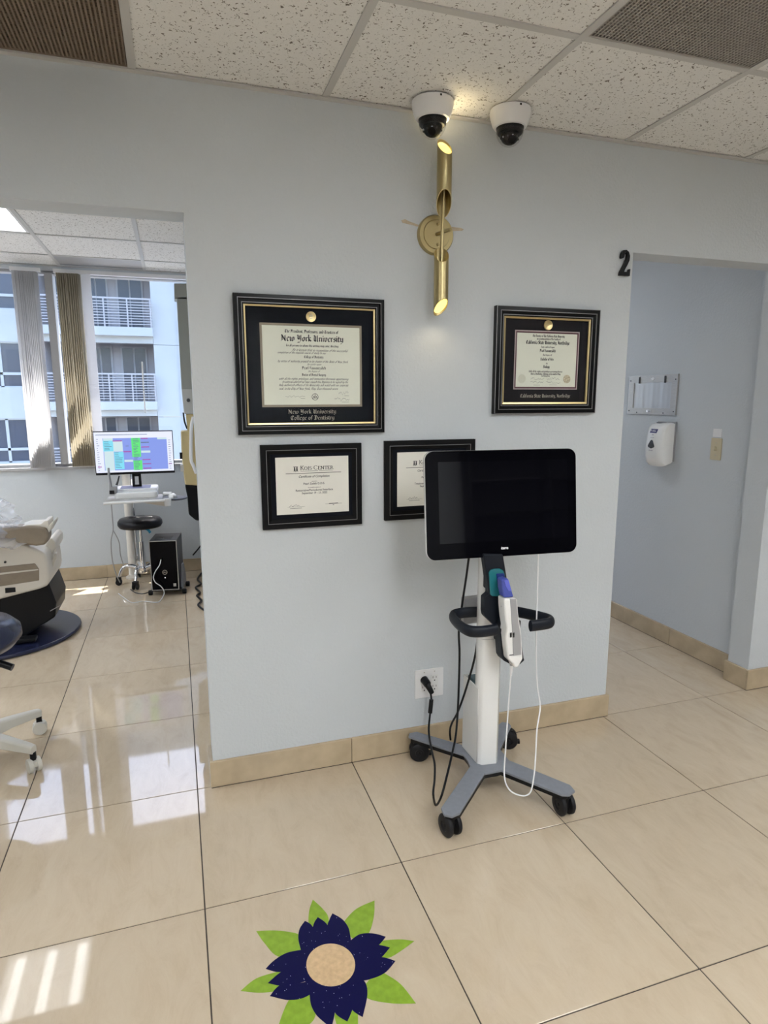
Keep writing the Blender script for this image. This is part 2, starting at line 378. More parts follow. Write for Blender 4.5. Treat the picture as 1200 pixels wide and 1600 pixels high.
# ------------------------------------------------------------------ lettering
def mn(x): return [(x - .09, .93), (x, .86), (x, .12), (x + .1, .03)]
GL = {
 'a': (.74, [[(.12, .85), (.35, .98), (.55, .82), (.55, .12), (.66, .03)], [(.55, .55), (.2, .45), (.13, .15), (.3, 0), (.55, .18)]]),
 'b': (.75, [[(.1, 1.6), (.15, 1.5), (.15, .15), (.35, 0), (.55, .15), (.55, .8), (.36, .98), (.15, .8)]]),
 'c': (.6, [[(.5, .86), (.36, .98), (.15, .82), (.15, .15), (.35, 0), (.5, .13)]]),
 'd': (.76, [[(.08, 1.45), (.3, 1.33), (.57, .85), (.57, .15), (.35, 0), (.15, .15), (.15, .78), (.35, .95), (.56, .82)]]),
 'e': (.64, [[(.52, .13), (.35, 0), (.15, .15), (.15, .82), (.37, .98), (.54, .8), (.2, .48)]]),
 'f': (.5, [[(.5, 1.4), (.35, 1.55), (.18, 1.35), (.18, .1), (.1, -.05)], [(0, .95), (.45, .95)]]),
 'g': (.76, [[(.57, .92), (.35, .98), (.15, .8), (.15, .2), (.35, .05), (.57, .2)], [(.57, .95), (.57, -.15), (.35, -.4), (.08, -.35)]]),
 'h': (.78, [[(.1, 1.6), (.15, 1.5), (.15, .1), (.24, .03)], [(.15, .78), (.42, .97), (.57, .82), (.57, .1), (.45, -.15)]]),
 'i': (.4, [mn(.16), [(.1, 1.34), (.22, 1.26)]]),
 'j': (.4, [[(.07, .93), (.16, .86), (.16, -.2), (0, -.4)], [(.1, 1.34), (.22, 1.26)]]),
 'k': (.7, [[(.1, 1.6), (.15, 1.5), (.15, .12), (.25, .03)], [(.18, .6), (.42, .97), (.52, .8), (.2, .52), (.52, .12), (.64, .03)]]),
 'l': (.38, [[(.1, 1.6), (.15, 1.5), (.15, .12), (.27, .03)]]),
 'm': (1.18, [mn(.15), [(.15, .78), (.4, .97), (.55, .82), (.55, .12), (.62, .03)], [(.55, .78), (.8, .97), (.96, .82), (.96, .12), (1.06, .03)]]),
 'n': (.8, [mn(.15), [(.15, .78), (.42, .97), (.57, .82), (.57, .12), (.68, .03)]]),
 'o': (.74, [[(.38, .98), (.15, .82), (.15, .15), (.35, 0), (.56, .15), (.56, .82), (.38, .98)]]),
 'p': (.75, [[(.05, .95), (.15, .86), (.15, -.45)], [(.15, .8), (.4, .98), (.56, .8), (.56, .15), (.35, 0), (.15, .15)]]),
 'q': (.75, [[(.56, .95), (.56, -.45)], [(.56, .85), (.35, .98), (.15, .8), (.15, .15), (.35, 0), (.56, .15)]]),
 'r': (.54, [mn(.15), [(.15, .8), (.36, .98), (.48, .86)]]),
 's': (.62, [[(.52, .86), (.32, .98), (.13, .8), (.15, .62), (.5, .4), (.5, .15), (.3, 0), (.1, .13)]]),
 't': (.5, [[(.2, 1.3), (.16, 1.15), (.16, .13), (.3, 0), (.44, .1)], [(0, .95), (.44, .95)]]),
 'u': (.8, [[(.05, .94), (.15, .86), (.15, .15), (.35, 0), (.57, .17)], [(.5, .97), (.57, .86), (.57, .12), (.68, .03)]]),
 'v': (.74, [[(.05, .95), (.15, .86), (.15, .17), (.35, 0), (.56, .2), (.56, .82), (.42, .98)]]),
 'w': (1.1, [[(.05, .95), (.15, .86), (.15, .17), (.33, 0), (.52, .15), (.52, .9)], [(.52, .15), (.7, 0), (.92, .2), (.92, .82), (.78, .98)]]),
 'x': (.66, [[(.08, .95), (.5, .05)], [(.52, .95), (.08, .05)]]),
 'y': (.76, [[(.05, .94), (.15, .86), (.15, .15), (.35, .02), (.57, .17)], [(.5, .97), (.57, .86), (.57, -.1), (.35, -.4), (.08, -.42)]]),
 'z': (.62, [[(.1, .92), (.52, .92), (.1, .06), (.54, .06)]]),
 'A': (1.1, [[(.1, 1.3), (.45, 1.5), (.8, 1.3), (.8, .1), (.95, 0)], [(.42, 1.45), (.2, .6), (.05, .02)], [(.2, .65), (.8, .65)]]),
 'B': (1.05, [[(.2, 1.5), (.2, .05)], [(.05, 1.4), (.55, 1.5), (.85, 1.25), (.6, .85), (.25, .8)], [(.6, .85), (.9, .5), (.75, .1), (.4, 0), (.05, .1)]]),
 'C': (1.0, [[(.85, 1.3), (.6, 1.5), (.2, 1.25), (.1, .7), (.2, .2), (.5, 0), (.85, .2)], [(.45, 1.42), (.45, .1)], [(.85, 1.3), (.8, 1.05)]]),
 'D': (1.1, [[(.05, 1.42), (.5, 1.5), (.85, 1.2), (.92, .7), (.8, .2), (.45, 0), (.05, .1)], [(.3, 1.4), (.3, .1)], [(.5, 1.3), (.5, .2)]]),
 'G': (1.05, [[(.85, 1.3), (.6, 1.5), (.2, 1.25), (.1, .7), (.2, .2), (.5, 0), (.85, .2), (.85, .7), (.6, .75)], [(.45, 1.42), (.45, .1)]]),
 'H': (1.1, [[(.05, 1.4), (.25, 1.5), (.25, .1), (.1, 0)], [(.25, .8), (.6, .98), (.85, .8), (.85, .1), (.7, -.15)], [(.6, 1.5), (.85, 1.4)]]),
 'I': (.6, [[(.05, 1.35), (.3, 1.45), (.3, .1), (.05, .05)], [(.1, .75), (.5, .75)]]),
 'L': (.95, [[(.1, 1.45), (.3, 1.5), (.3, .1)], [(.1, .05), (.5, .1), (.85, .02)]]),
 'M': (1.4, [[(.1, 1.3), (.3, 1.45), (.3, .1), (.1, .0)], [(.3, 1.3), (.6, 1.5), (.7, 1.35), (.7, .1)], [(.7, 1.3), (1.0, 1.5), (1.12, 1.35), (1.12, .1), (1.25, 0)]]),
 'N': (1.15, [[(-.02, 1.32), (.12, 1.48), (.26, 1.34), (.84, .16), (.98, 0)], [(.26, 1.3), (.26, .12), (.04, .02)], [(.86, .1), (.86, 1.34), (1.0, 1.48)]]),
 'P': (1.0, [[(.05, 1.38), (.25, 1.48), (.25, -.1), (.05, -.15)], [(.25, 1.3), (.6, 1.5), (.85, 1.3), (.85, .8), (.55, .65), (.25, .75)], [(.5, 1.4), (.5, .7)]]),
 'S': (.95, [[(.85, 1.35), (.55, 1.5), (.2, 1.35), (.15, 1.0), (.8, .6), (.82, .2), (.5, 0), (.1, .15)], [(.5, 1.4), (.5, .1)]]),
 'T': (1.0, [[(.05, 1.25), (.2, 1.48), (.6, 1.36), (.95, 1.5)], [(.55, 1.38), (.2, 1.05), (.12, .5), (.3, .1), (.55, 0), (.85, .15)], [(.55, 1.3), (.55, .2)]]),
 'U': (1.15, [[(.02, 1.3), (.15, 1.48), (.3, 1.36), (.2, .9), (.2, .25), (.5, 0), (.85, .25)], [(.85, 1.48), (.85, .1), (1.0, 0)], [(.5, 1.35), (.5, .1)]]),
 'W': (1.4, [[(.05, 1.35), (.2, 1.48), (.2, .2), (.45, 0), (.7, .2), (.7, 1.45)], [(.7, .2), (.95, 0), (1.2, .25), (1.2, 1.3), (1.05, 1.48)]]),
 'Y': (1.1, [[(.02, 1.3), (.15, 1.48), (.28, 1.36), (.22, .8), (.3, .55), (.55, .45), (.85, .65)], [(.85, 1.48), (.85, .1), (.6, -.3), (.15, -.32)], [(.52, 1.35), (.52, .55)]]),
 'Z': (1.0, [[(.1, 1.4), (.8, 1.42), (.1, .06), (.85, .05)]]),
 ',': (.35, [[(.12, .12), (.18, .02), (.08, -.2)]]), '.': (.35, [[(.1, .1), (.18, .02)]]), ' ': (.42, []), '-': (.5, [[(.08, .5), (.42, .5)]]),
 '/': (.5, [[(.0, -.2), (.45, 1.5)]]), '2': (.75, [[(.1, 1.2), (.3, 1.5), (.6, 1.35), (.6, 1.0), (.1, .05), (.65, .05)]]),
}
ROMAN = {   # upright capitals with serifs
 'K': (1.0, [[(.2, 0), (.2, 1.4)], [(.2, .6), (.8, 1.4)], [(.4, .85), (.88, 0)], [(.05, .02), (.36, .02)], [(.05, 1.38), (.36, 1.38)], [(.7, .02), (1, .02)], [(.65, 1.38), (.95, 1.38)]]),
 'O': (1.15, [[(.55 + .45 * math.cos(t * math.pi / 8), .7 + .68 * math.sin(t * math.pi / 8)) for t in range(17)]]),
 'I': (.5, [[(.25, 0), (.25, 1.4)], [(.08, .02), (.42, .02)], [(.08, 1.38), (.42, 1.38)]]),
 'S': (.8, [[(.66, 1.15), (.4, 1.38), (.15, 1.15), (.2, .85), (.62, .55), (.66, .25), (.4, .02), (.12, .25)]]),
 'C': (1.1, [[(.95, 1.05), (.8, 1.3), (.5, 1.38), (.2, 1.15), (.12, .7), (.2, .25), (.5, .02), (.82, .1), (.98, .32)]]),
 'E': (.9, [[(.2, 0), (.2, 1.4)], [(.05, .02), (.75, .02), (.8, .25)], [(.05, 1.38), (.72, 1.38), (.75, 1.15)], [(.2, .72), (.6, .72)]]),
 'N': (1.15, [[(.2, 0), (.2, 1.38)], [(.2, 1.38), (.92, .02)], [(.92, .02), (.92, 1.4)], [(.05, .02), (.35, .02)], [(.05, 1.38), (.25, 1.38)], [(.78, 1.38), (1.06, 1.38)]]),
 'T': (1.0, [[(.5, 0), (.5, 1.4)], [(.06, 1.15), (.08, 1.38), (.92, 1.38), (.94, 1.15)], [(.34, .02), (.66, .02)]]),
 'R': (1.0, [[(.2, 0), (.2, 1.4)], [(.05, 1.38), (.5, 1.38), (.75, 1.05), (.5, .72), (.2, .7)], [(.5, .72), (.9, .02)], [(.05, .02), (.36, .02)], [(.78, .02), (1.0, .02)]]),
 ' ': (.5, []),
}
def text_width(s, font, track=0): return sum(font.get(c, (.6, []))[0] + track for c in s)
def write(mb, s, cx, z, h, y, width=None, nib=.2, ang=40, font=GL, shear=0., align='c', small=None, track=0., xh=1.5, thin=0):
    """broad-nib lettering on a wall plane facing -y; h = capital height"""
    sc_ = h / xh; sizes = [1.0 if (small is None or i == 0 or s[i - 1] == ' ') else small for i in range(len(s))]
    tw = sum((font.get(c, (.6, []))[0] + track) * k for c, k in zip(s, sizes)) * sc_
    kx = (width / tw) if width else 1.0
    x = cx - (tw * kx / 2 if align == 'c' else 0)
    nx = nib * sc_ * math.cos(math.radians(ang)) / 2; nz = nib * sc_ * math.sin(math.radians(ang)) / 2
    for c, k in zip(s, sizes):
        g = font.get(c)
        if g:
            for line in g[1]:
                pts = [(x + (a + shear * b_) * sc_ * kx * k, z + b_ * sc_ * k) for a, b_ in line]
                for (ax, az), (bx, bz) in zip(pts, pts[1:]):
                    q = [(ax - nx, az - nz), (ax + nx, az + nz), (bx + nx, bz + nz), (bx - nx, bz - nz)]
                    if (bx - ax) * nz - (bz - az) * nx < 0: q.reverse()
                    if thin and abs((bx - ax) * nz - (bz - az) * nx) < thin * sc_ * sc_ * .2:
                        L = max(1e-9, math.hypot(bx - ax, bz - az)); tx, tz = -(bz - az) / L * thin * sc_, (bx - ax) / L * thin * sc_
                        q = [(ax - tx, az - tz), (ax + tx, az + tz), (bx + tx, bz + tz), (bx - tx, bz - tz)]
                    mb.flat([(px, y, pz) for px, pz in q])
        x += (g[0] if g else .6) * sc_ * kx * k + track * sc_ * kx * k
def sans(body, size=1.0, shear=0.0):
    cu = bpy.data.curves.new('t', 'FONT'); cu.body = body; cu.size = size; cu.shear = shear; cu.align_x = 'CENTER'; cu.offset = .012
    ob = bpy.data.objects.new('t', cu); COL.objects.link(ob)
    me = ob.to_mesh(); vs = [v.co.copy() for v in me.vertices]; fs = [tuple(p.vertices) for p in me.polygons]
    ob.to_mesh_clear(); bpy.data.objects.remove(ob); bpy.data.curves.remove(cu)
    return vs, fs
def put_sans(mb, body, h, fn, width=None, shear=0.):
    vs, fs = sans(body, 1.0, shear)
    x0 = min(v.x for v in vs); x1 = max(v.x for v in vs); z1 = max(v.y for v in vs)
    kz = h / z1; kx = (width / (x1 - x0)) if width else kz; c = (x0 + x1) / 2
    mb.add([fn((v.x - c) * kx, v.y * kz) for v in vs], fs)
def scribble(mb, x0, x1, z, h, y, seed, t=.0006):
    rr = random.Random(seed); n = 14; pts = [(x0 + (x1 - x0) * i / n, z + (rr.random() - .35) * h * (1 if i % 3 else 1.6)) for i in range(n + 1)]
    for (ax, az), (bx, bz) in zip(pts, pts[1:]):
        mb.flat([(ax, y, az - t), (bx, y, bz - t), (bx, y, bz + t), (ax, y, az + t)])
def rule(mb, x0, x1, z, y, t=.0005): mb.flat([(x0, y, z - t), (x1, y, z - t), (x1, y, z + t), (x0, y, z + t)])

# ================================================================== STRUCTURE
WT = .125                       # wall thickness
XL, XR, XJ = .062, 1.840, 2.700 # pillar edges and right jamb
HL, HR = 2.071, 2.062           # heads of the two openings
YB = 3.30                       # window wall
def struct(mb, name, m, **k): return mb.build(name, m, kind='structure', **k)
# floor: bed of grout, then every tile
fl = struct(MB().box(-4.0, 5.0, -5.2, YB + .15, -.06, -.0022), 'floor', grout, smooth=0)
t0 = MB().box(-S / 2 + .0019, S / 2 - .0019, -S / 2 + .0019, S / 2 - .0019, -.012, 0).xf(Matrix.Translation((S / 2, -S / 2, 0))).build('floor_tile', tilem, fl, bevel=.0007, segs=1, smooth=0)
first = True
for i in range(-7, 9):
    for j in range(-9, 6):
        cx, cy = (i + .5) * S, (j + .5) * S
        if cx - S / 2 < -4.0 or cx + S / 2 > 5.0 or cy - S / 2 < -5.2 or cy - S / 2 > YB: continue
        if (i, j) == (0, -1): continue
        o = t0.copy(); COL.objects.link(o); o.location = t0.location + Vector((cx - S / 2, cy + S / 2, 0))
        o.rotation_euler.z = random.choice((0, math.pi))
# front wall: pillar, headers, right segment, left segment
fw = MB()
fw.box(XL, XR, 0, WT, 0, H + .09).box(-1.9, XL, 0, WT, HL, H + .09).box(XR, XJ, 0, WT, HR, H + .09)
fw.box(XJ, 5.0, 0, WT, 0, H + .09).box(-4.0, -1.9, 0, WT, 0, H + .09)
struct(fw, 'wall_front', wallm, smooth=0)
struct(MB().box(-4.1, -4.0, -5.2, YB, 0, H + .09), 'wall_left', wallm, smooth=0)
struct(MB().box(5.0, 5.1, -5.2, YB, 0, H + .09), 'wall_right', wallm, smooth=0)
struct(MB().box(-4.1, 5.1, -5.3, -5.2, 0, H + .09), 'wall_rear', wallm, smooth=0)
struct(MB().box(.24, .36, WT, YB, 0, H + .09), 'wall_between', wallm, smooth=0)
struct(MB().box(2.77, 2.89, WT, YB, 0, H + .09), 'wall_corridor', wallm, smooth=0)
# window wall with two window openings
SIL, HED = .94, 2.437
bw = MB()
bw.box(-4.1, 5.1, YB, YB + .15, 0, SIL).box(-4.1, 5.1, YB, YB + .15, HED, H + .3)
bw.box(-4.1, -2.3, YB, YB + .15, SIL, HED).box(.24, .75, YB, YB + .15, SIL, HED).box(2.45, 5.1, YB, YB + .15, SIL, HED)
struct(bw, 'wall_back', wallm, smooth=0)
struct(MB().box(-4.1, 5.1, YB + .15, YB + .20, HED + .03, HED + .25), 'trim_4', facadem, smooth=0)      # unseen ledge added over the windows to trim the sun patch
# windows
def window(name, x0, x1, div):
    wnd = MB().box(x0, x1, YB + .03, YB + .12, SIL, SIL + .022).box(x0, x1, YB + .03, YB + .12, HED - .022, HED).build(name, alum, kind='structure', smooth=0)
    edges = [x0] + div + [x1]
    for k, x in enumerate(edges):
        wdt = .0275 if 0 < k < len(edges) - 1 else .02
        MB().box(x - wdt, x + wdt, YB - .01, YB + .12, SIL + .02, HED - .02).build('window_mullion', alum, wnd, smooth=0)
    for a, b_ in zip(edges, edges[1:]):
        MB().box(a + .02, b_ - .02, YB + .075, YB + .079, SIL + .02, HED - .02).build('window_pane', glassm, wnd, smooth=0)
    MB().box(x0 - .02, x1 + .02, YB - .022, YB + .03, SIL - .022, SIL).build('window_sill', alum, wnd, bevel=.003, smooth=0)
    return wnd
window('window_1', -2.3, .235, [-1.6, -.8575])
window('window_2', .75, 2.45, [1.6])

# ceiling: slab, tiles, grid of T bars
ce = struct(MB().box(-4.1, 5.1, -5.3, YB + .1, H + .09, H + .13), 'ceiling', tbar, smooth=0)
def ceiling_field(xs, ys, skip):
    for i in range(len(xs) - 1):
        for j in range(len(ys) - 1):
            if (i, j) in skip: continue
            MB().box(xs[i] + .002, xs[i + 1] - .002, ys[j] + .002, ys[j + 1] - .002, H + .004, H + .019).build('ceiling_tile', acou, ce, smooth=0)
    for x in xs[1:-1]: MB().box(x - .012, x + .012, ys[0], ys[-1], H - .001, H + .0035).build('ceiling_tee', tbar, ce, smooth=0)
    for y in ys[1:-1]:
        for i in range(len(xs) - 1):
            MB().box(xs[i] + (.012 if i else 0), xs[i + 1] - (.012 if i < len(xs) - 2 else 0), y - .012, y + .012, H - .0005, H + .0035).build('ceiling_tee', tbar, ce, smooth=0)
mx = [-4.0] + [.541 + .6096 * k for k in range(-7, 8)]; mx = [-4.0] + [x for x in mx[1:] if -3.9 < x < 4.9] + [5.0]
my = [-5.2] + [-.589 - .6096 * k for k in range(7, -1, -1)] + [0.0]
def cell(xs, v): return max(i for i in range(len(xs) - 1) if xs[i] <= v + 1e-6)
GA = (cell(mx, -.3), cell(my, -.3)); GB = (cell(mx, 1.4), cell(my, -.9))
trof = [(.84, -2.1), (-1.6, -2.1), (2.7, -2.1), (.84, -3.9), (-1.6, -3.9), (2.7, -3.9)]
TC = []
for x, y in trof:
    c = (cell(mx, x), cell(my, y)); TC += [c, (c[0], c[1] - 1)]
ceiling_field(mx, my, set([GA, GB] + TC))
lx = [-4.0, -3.82, -3.21, -2.60, -1.99, -1.38, -.77, -.163, .24]; ly = [WT, .47, 1.08, 1.69, 2.30, 2.91, YB]
LT = (cell(lx, -1.0), cell(ly, 2.0)); LD = (cell(lx, -.4), cell(ly, 3.0)); LT2 = (cell(lx, -2.9), cell(ly, 1.3)); LT3 = (cell(lx, -2.3), cell(ly, 2.5)); LT4 = (cell(lx, -2.3), cell(ly, .6))
ceiling_field(lx, ly, {LT, LD, LT2, LT3, LT4})
rx_ = [.36, .75, 1.36, 1.97, 2.58, 2.77]; RT = (2, 2)
ceiling_field(rx_, ly, {RT})
MB().box(2.89, 5.0, WT, YB, H + .002, H + .02).build('ceiling_tile', acou, ce, smooth=0)
# wall angle along the front wall
struct(MB().box(-4.0, 5.0, -.022, 0, H - .004, H + .0015), 'trim_1', tbar, smooth=0)
struct(MB().box(-4.0, .24, YB - .022, YB, H - .004, H + .0015), 'trim_2', tbar, smooth=0)
# baseboards of cut tile
def bb_piece(par, x0, x1, y0, y1): MB().box(x0, x1, y0, y1, .002, .107).build('baseboard_tile', basem, par, bevel=.0015, segs=1, smooth=0)
def bb_root(name, x0, x1, y0, y1): return MB().box(x0, x1, y0, y1, .0, .002).build(name, grout, kind='structure', smooth=0)
bf = bb_root('baseboard_front', XL - .01, XR + .01, -.012, 0)
for a, b_ in ((XL - .012, .607), (.609, 1.217), (1.219, XR + .012)): bb_piece(bf, a, b_, -.0125, 0)
bb_piece(bf, XL - .012, XL, .0005, WT); bb_piece(bf, XR, XR + .012, .0005, WT)
bc = bb_root('baseboard_corridor', 2.758, 2.77, WT + .02, YB - .02)
yy = [WT + .013, .61, 1.22, 1.83, 2.44, YB - .013]
for a, b_ in zip(yy, yy[1:]): bb_piece(bc, 2.757, 2.77, a, b_ - .001)
bj = bb_root('baseboard_jamb', XJ - .012, 5.0, -.012, 0)
bb_piece(bj, XJ - .012, XJ, .0005, WT + .012); bb_piece(bj, XJ, 2.757, WT, WT + .0125)
for a, b_ in ((XJ - .012, 3.05), (3.051, 3.66), (3.661, 4.27), (4.271, 5.0)): bb_piece(bj, a, b_, -.0125, 0)
bk = bb_root('baseboard_back', -4.0, .24, YB - .012, YB)
xx = [-4.0, -3.05, -2.44, -1.83, -1.22, -.61, 0.0, .24]
for a, b_ in zip(xx, xx[1:]): bb_piece(bk, a + .0005, b_ - .0005, YB - .0125, YB)
# scraped patches of bare wall beside the sconce
fwall = bpy.data.objects['wall_front']
def scrape(pts):
    MB().prism([(x, -.0002, z) for x, z in pts], (0, -.0006, 0)).build('paint_scrape', tan, fwall, smooth=0)
scrape([(.820, 2.107), (.835, 2.112), (.85, 2.106), (.878, 2.099), (.90, 2.094), (.884, 2.090), (.862, 2.094), (.84, 2.097), (.825, 2.099)])
scrape([(1.0, 2.096), (1.02, 2.100), (1.04, 2.099), (1.058, 2.099), (1.07, 2.094), (1.062, 2.089), (1.04, 2.087), (1.02, 2.084), (1.002, 2.086)])

# ------------------------------------------------------------------ ceiling lights and grilles
def troffer(x0, x1, y0, y1, dm, label, group=None):
    t = thing('ceiling_light', label, 'light', ((x0 + x1) / 2, (y0 + y1) / 2, H + .002), group)
    MB().box(x0 + .003, x1 - .003, y0 + .003, y1 - .003, H + .075, H + .085).build('housing', white, t, smooth=0)
    f = MB()
    for a in ((x0 + .003, x1 - .003, y0 + .003, y0 + .03), (x0 + .003, x1 - .003, y1 - .03, y1 - .003), (x0 + .003, x0 + .03, y0 + .03, y1 - .03), (x1 - .03, x1 - .003, y0 + .03, y1 - .03)):
        f.box(*a, H + .004, H + .074)
    f.build('frame', white, t, smooth=0)
    MB().box(x0 + .03, x1 - .03, y0 + .03, y1 - .03, H + .058, H + .062).build('diffuser', dm, t, smooth=0)
    if dm is diffc:
        for k in range(3):
            x = x0 + (x1 - x0) * (k + .5) / 3
            MB().box(x - .028, x + .028, y0 + .035, y1 - .035, H + .052, H + .0575).build('lamp_strip', tubem, t, smooth=0)
    return t
for k, (x, y) in enumerate(trof):
    i, j = cell(mx, x), cell(my, y)
    troffer(mx[i], mx[i + 1], my[j - 1], my[j + 1], diffm, 'recessed ceiling light panel of the main room, behind the viewpoint', 'light panels of the main room')
i, j = LT; troffer(lx[i], lx[i + 1], ly[j], ly[j + 1], diffc, 'square lit ceiling panel in the treatment room by the windows')
i, j = LT2; troffer(lx[i], lx[i + 1], ly[j], ly[j + 1], diffb, 'unseen ceiling panel added as fill light, deeper left in the treatment room')  # added out of view to brighten the room, like the two below
i, j = LT3; troffer(lx[i], lx[i + 1], ly[j], ly[j + 1], diffb, 'unseen ceiling panel added as fill light left of the dental chair, nearest the window wall')
i, j = LT4; troffer(lx[i], lx[i + 1], ly[j], ly[j + 1], diffb, 'unseen ceiling panel added as fill light just inside the left opening, out at the left')
i, j = RT; troffer(rx_[i], rx_[i + 1], ly[j], ly[j + 1], mat('lamp_diffuser_small_room', (1, 1, 1), emit=((.92, .96, 1.0), 8.0)), 'lit ceiling panel in the room behind doorway 2')
def grille(c, m, label, pitch, ang):
    x0, x1, y0, y1 = mx[c[0]] + .012, mx[c[0] + 1] - .012, my[c[1]] + .012, my[c[1] + 1] - (.012 if my[c[1] + 1] < -.01 else .024)
    t = thing('air_grille', label, 'grille', ((x0 + x1) / 2, (y0 + y1) / 2, H))
    MB().box(x0, x1, y0, y1, H + .032, H + .04).build('duct_back', ductm, t, smooth=0)
    g = MB(); x = x0 + pitch / 2
    while x < x1: g.box(x - pitch * ang, x + pitch * ang, y0, y1, H + .002, H + .012); x += pitch
    y = y0 + pitch / 2
    while y < y1: g.box(x0, x1, y - pitch * .10, y + pitch * .10, H + .003, H + .011); y += pitch
    g.build('lattice', m, t, smooth=0, normals=False)
    f = MB().box(x0 - .008, x0, y0, y1, H + .001, H + .014).box(x1, x1 + .008, y0, y1, H + .001, H + .014)
    f.box(x0, x1, y0, y0 + .006, H + .001, H + .0135).box(x0, x1, y1 - .006, y1, H + .001, H + .0135)
    f.build('frame', m, t, smooth=0)
grille(GA, grilleb, 'dark brown ribbed air return grille in the ceiling above the left opening', .0115, .24)
grille(GB, grilleg, 'grey mesh air grille in the ceiling toward the right doorway', .0115, .17)
i, j = LD; t = thing('slot_diffuser', 'grey linear slot diffuser in the ceiling just before the window', 'diffuser', (-.47, 3.1, H))
MB().box(lx[i] + .012, lx[i + 1] - .012, ly[j] + .012, YB - .09, H, H + .012).build('face_plate', alum, t, smooth=0)
MB().box(lx[i] + .012, lx[i + 1] - .012, YB - .09, YB - .065, H + .02, H + .025).build('slot', ductm, t, smooth=0)
MB().box(lx[i] + .012, lx[i + 1] - .012, YB - .065, YB - .023, H, H + .012).build('face_plate', alum, t, smooth=0)

# ================================================================== BUILDING ACROSS THE STREET
K = 26.0
ab = thing('apartment_building', 'pale stucco apartment block with railed balconies outside the window', 'building', (-3, K, -8))
FZ = [4.31 + 2.915 * k for k in range(-4, 4)]      # balcony slab tops
BX0, BX1 = -4.9, -.66
TOP = 14.3
for k in range(-4, 5):
    z0 = 3.68 + 2.915 * (k - 1); z1 = z0 + 2.90
    z1 = min(z1, TOP)
    if z0 >= TOP: continue
    MB().box(BX1 + .01, 13, K, K + .4, z0, z1).build('wall_panel', facadem, ab, smooth=0)
    MB().box(.30, .34, K - .05, K, z0, z1).build('downpipe', facadem, ab, smooth=0)
# left wing with windows
WX0, WX1 = -8.2, -5.50
for k in range(-3, 4):
    zb, zt = 1.95 + 2.915 * k, 3.66 + 2.915 * k
    if zt > TOP: continue
    MB().box(-16, BX0, K, K + .4, zt, min(TOP, zb + 2.915)).build('wall_panel', facadem, ab, smooth=0)
    MB().box(WX1, BX0, K, K + .4, zb, zt).build('wall_panel', facadem, ab, smooth=0)
    MB().box(-16, WX0, K, K + .4, zb, zt).build('wall_panel', facadem, ab, smooth=0)
    if -2 <= k <= 2:
        fr = MB()
        for x in (WX0, -7.5, -6.24, WX1): fr.box(x - .05, x + .05, K + .06, K + .14, zb, zt)
        for z in (zb, zb + .52, zt): fr.box(WX0, WX1, K + .06, K + .14, z - .05, z + .05)
        wf = fr.build('window_frame', facadem, ab, smooth=0)
        MB().box(WX0, WX1, K + .12, K + .16, zb, zt).build('window_pane', fglass, wf, smooth=0)
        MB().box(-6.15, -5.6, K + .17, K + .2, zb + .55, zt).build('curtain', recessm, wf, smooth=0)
    else: MB().box(WX0, WX1, K + .12, K + .2, zb, zt).build('wall_panel', fglass, ab, smooth=0)
# balcony bays
MB().box(-16, 13, K + .45, K + 6, TOP - .3, TOP - .05).build('roof_slab', facadem, ab, smooth=0)
MB().box(BX0, BX1, K + .01, K + .41, 13.05, TOP).build('parapet', facadem, ab, smooth=0)
MB().box(-16, BX0 - .01, K + .01, K + .41, 13.60, TOP).build('parapet', facadem, ab, smooth=0)
for k, z in enumerate(FZ):
    if z > TOP: continue
    MB().box(BX0 - .1, BX1 + .02, K - .35, K + 1.9, z - .33, z).build('balcony_slab', facadem, ab, smooth=0)
    zt = z + 2.915 - .33
    if z + 2.9 > TOP + 1: continue
    MB().box(BX0, BX1, K, K + .35, zt - .26, zt).build('lintel', facadem, ab, smooth=0)
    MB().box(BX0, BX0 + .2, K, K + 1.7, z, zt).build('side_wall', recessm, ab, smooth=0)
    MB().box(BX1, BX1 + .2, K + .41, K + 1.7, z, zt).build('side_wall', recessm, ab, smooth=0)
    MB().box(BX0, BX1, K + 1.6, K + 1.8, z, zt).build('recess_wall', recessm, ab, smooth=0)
    for (x0, x1, zb) in ((-4.6, -3.7, z + .8), (-3.2, -2.42, z + .05), (-1.95, -1.05, z + .05)):
        f_ = MB().box(x0 - .07, x1 + .07, K + 1.52, K + 1.6, zb - .07, z + 2.3).build('door_frame', railm, ab, smooth=0)
        MB().box(x0, (x0 + x1) / 2 - .03, K + 1.48, K + 1.53, zb, z + 2.22).build('pane', fglass, f_, smooth=0)
        MB().box((x0 + x1) / 2 + .03, x1, K + 1.48, K + 1.53, zb, z + 2.22).build('pane', fglass, f_, smooth=0)
    if -2 < z < 9:
        rl = MB().box(BX0 - .1, BX1 + .02, K - .34, K - .29, z + 1.06, z + 1.12).build('railing', railm, ab, smooth=0)
        for q in range(9): MB().box(BX0 - .1, BX1 + .02, K - .33, K - .30, z + .10 + q * .105, z + .13 + q * .105).build('rail_bar', railm, rl, smooth=0)
        for q in range(6):
            x = BX0 - .08 + q * (BX1 - BX0 + .06) / 5
            MB().box(x - .025, x + .025, K - .345, K - .285, z, z + 1.06).build('rail_post', railm, rl, smooth=0)
        for q in range(9): MB().box(BX1 - .02, BX1 + .01, K - .3, K, z + .10 + q * .105, z + .13 + q * .105).build('rail_bar', railm, rl, smooth=0)
tag(MB().box(-60, 60, YB + 6, K + 20, -9.2, -9).build('street', mat('asphalt', (.25, .25, .25), rough=.9, noise=(2, .1)), None, smooth=0), 'grey street far below the window', 'street')
bpy.data.objects['street']['kind'] = 'structure'

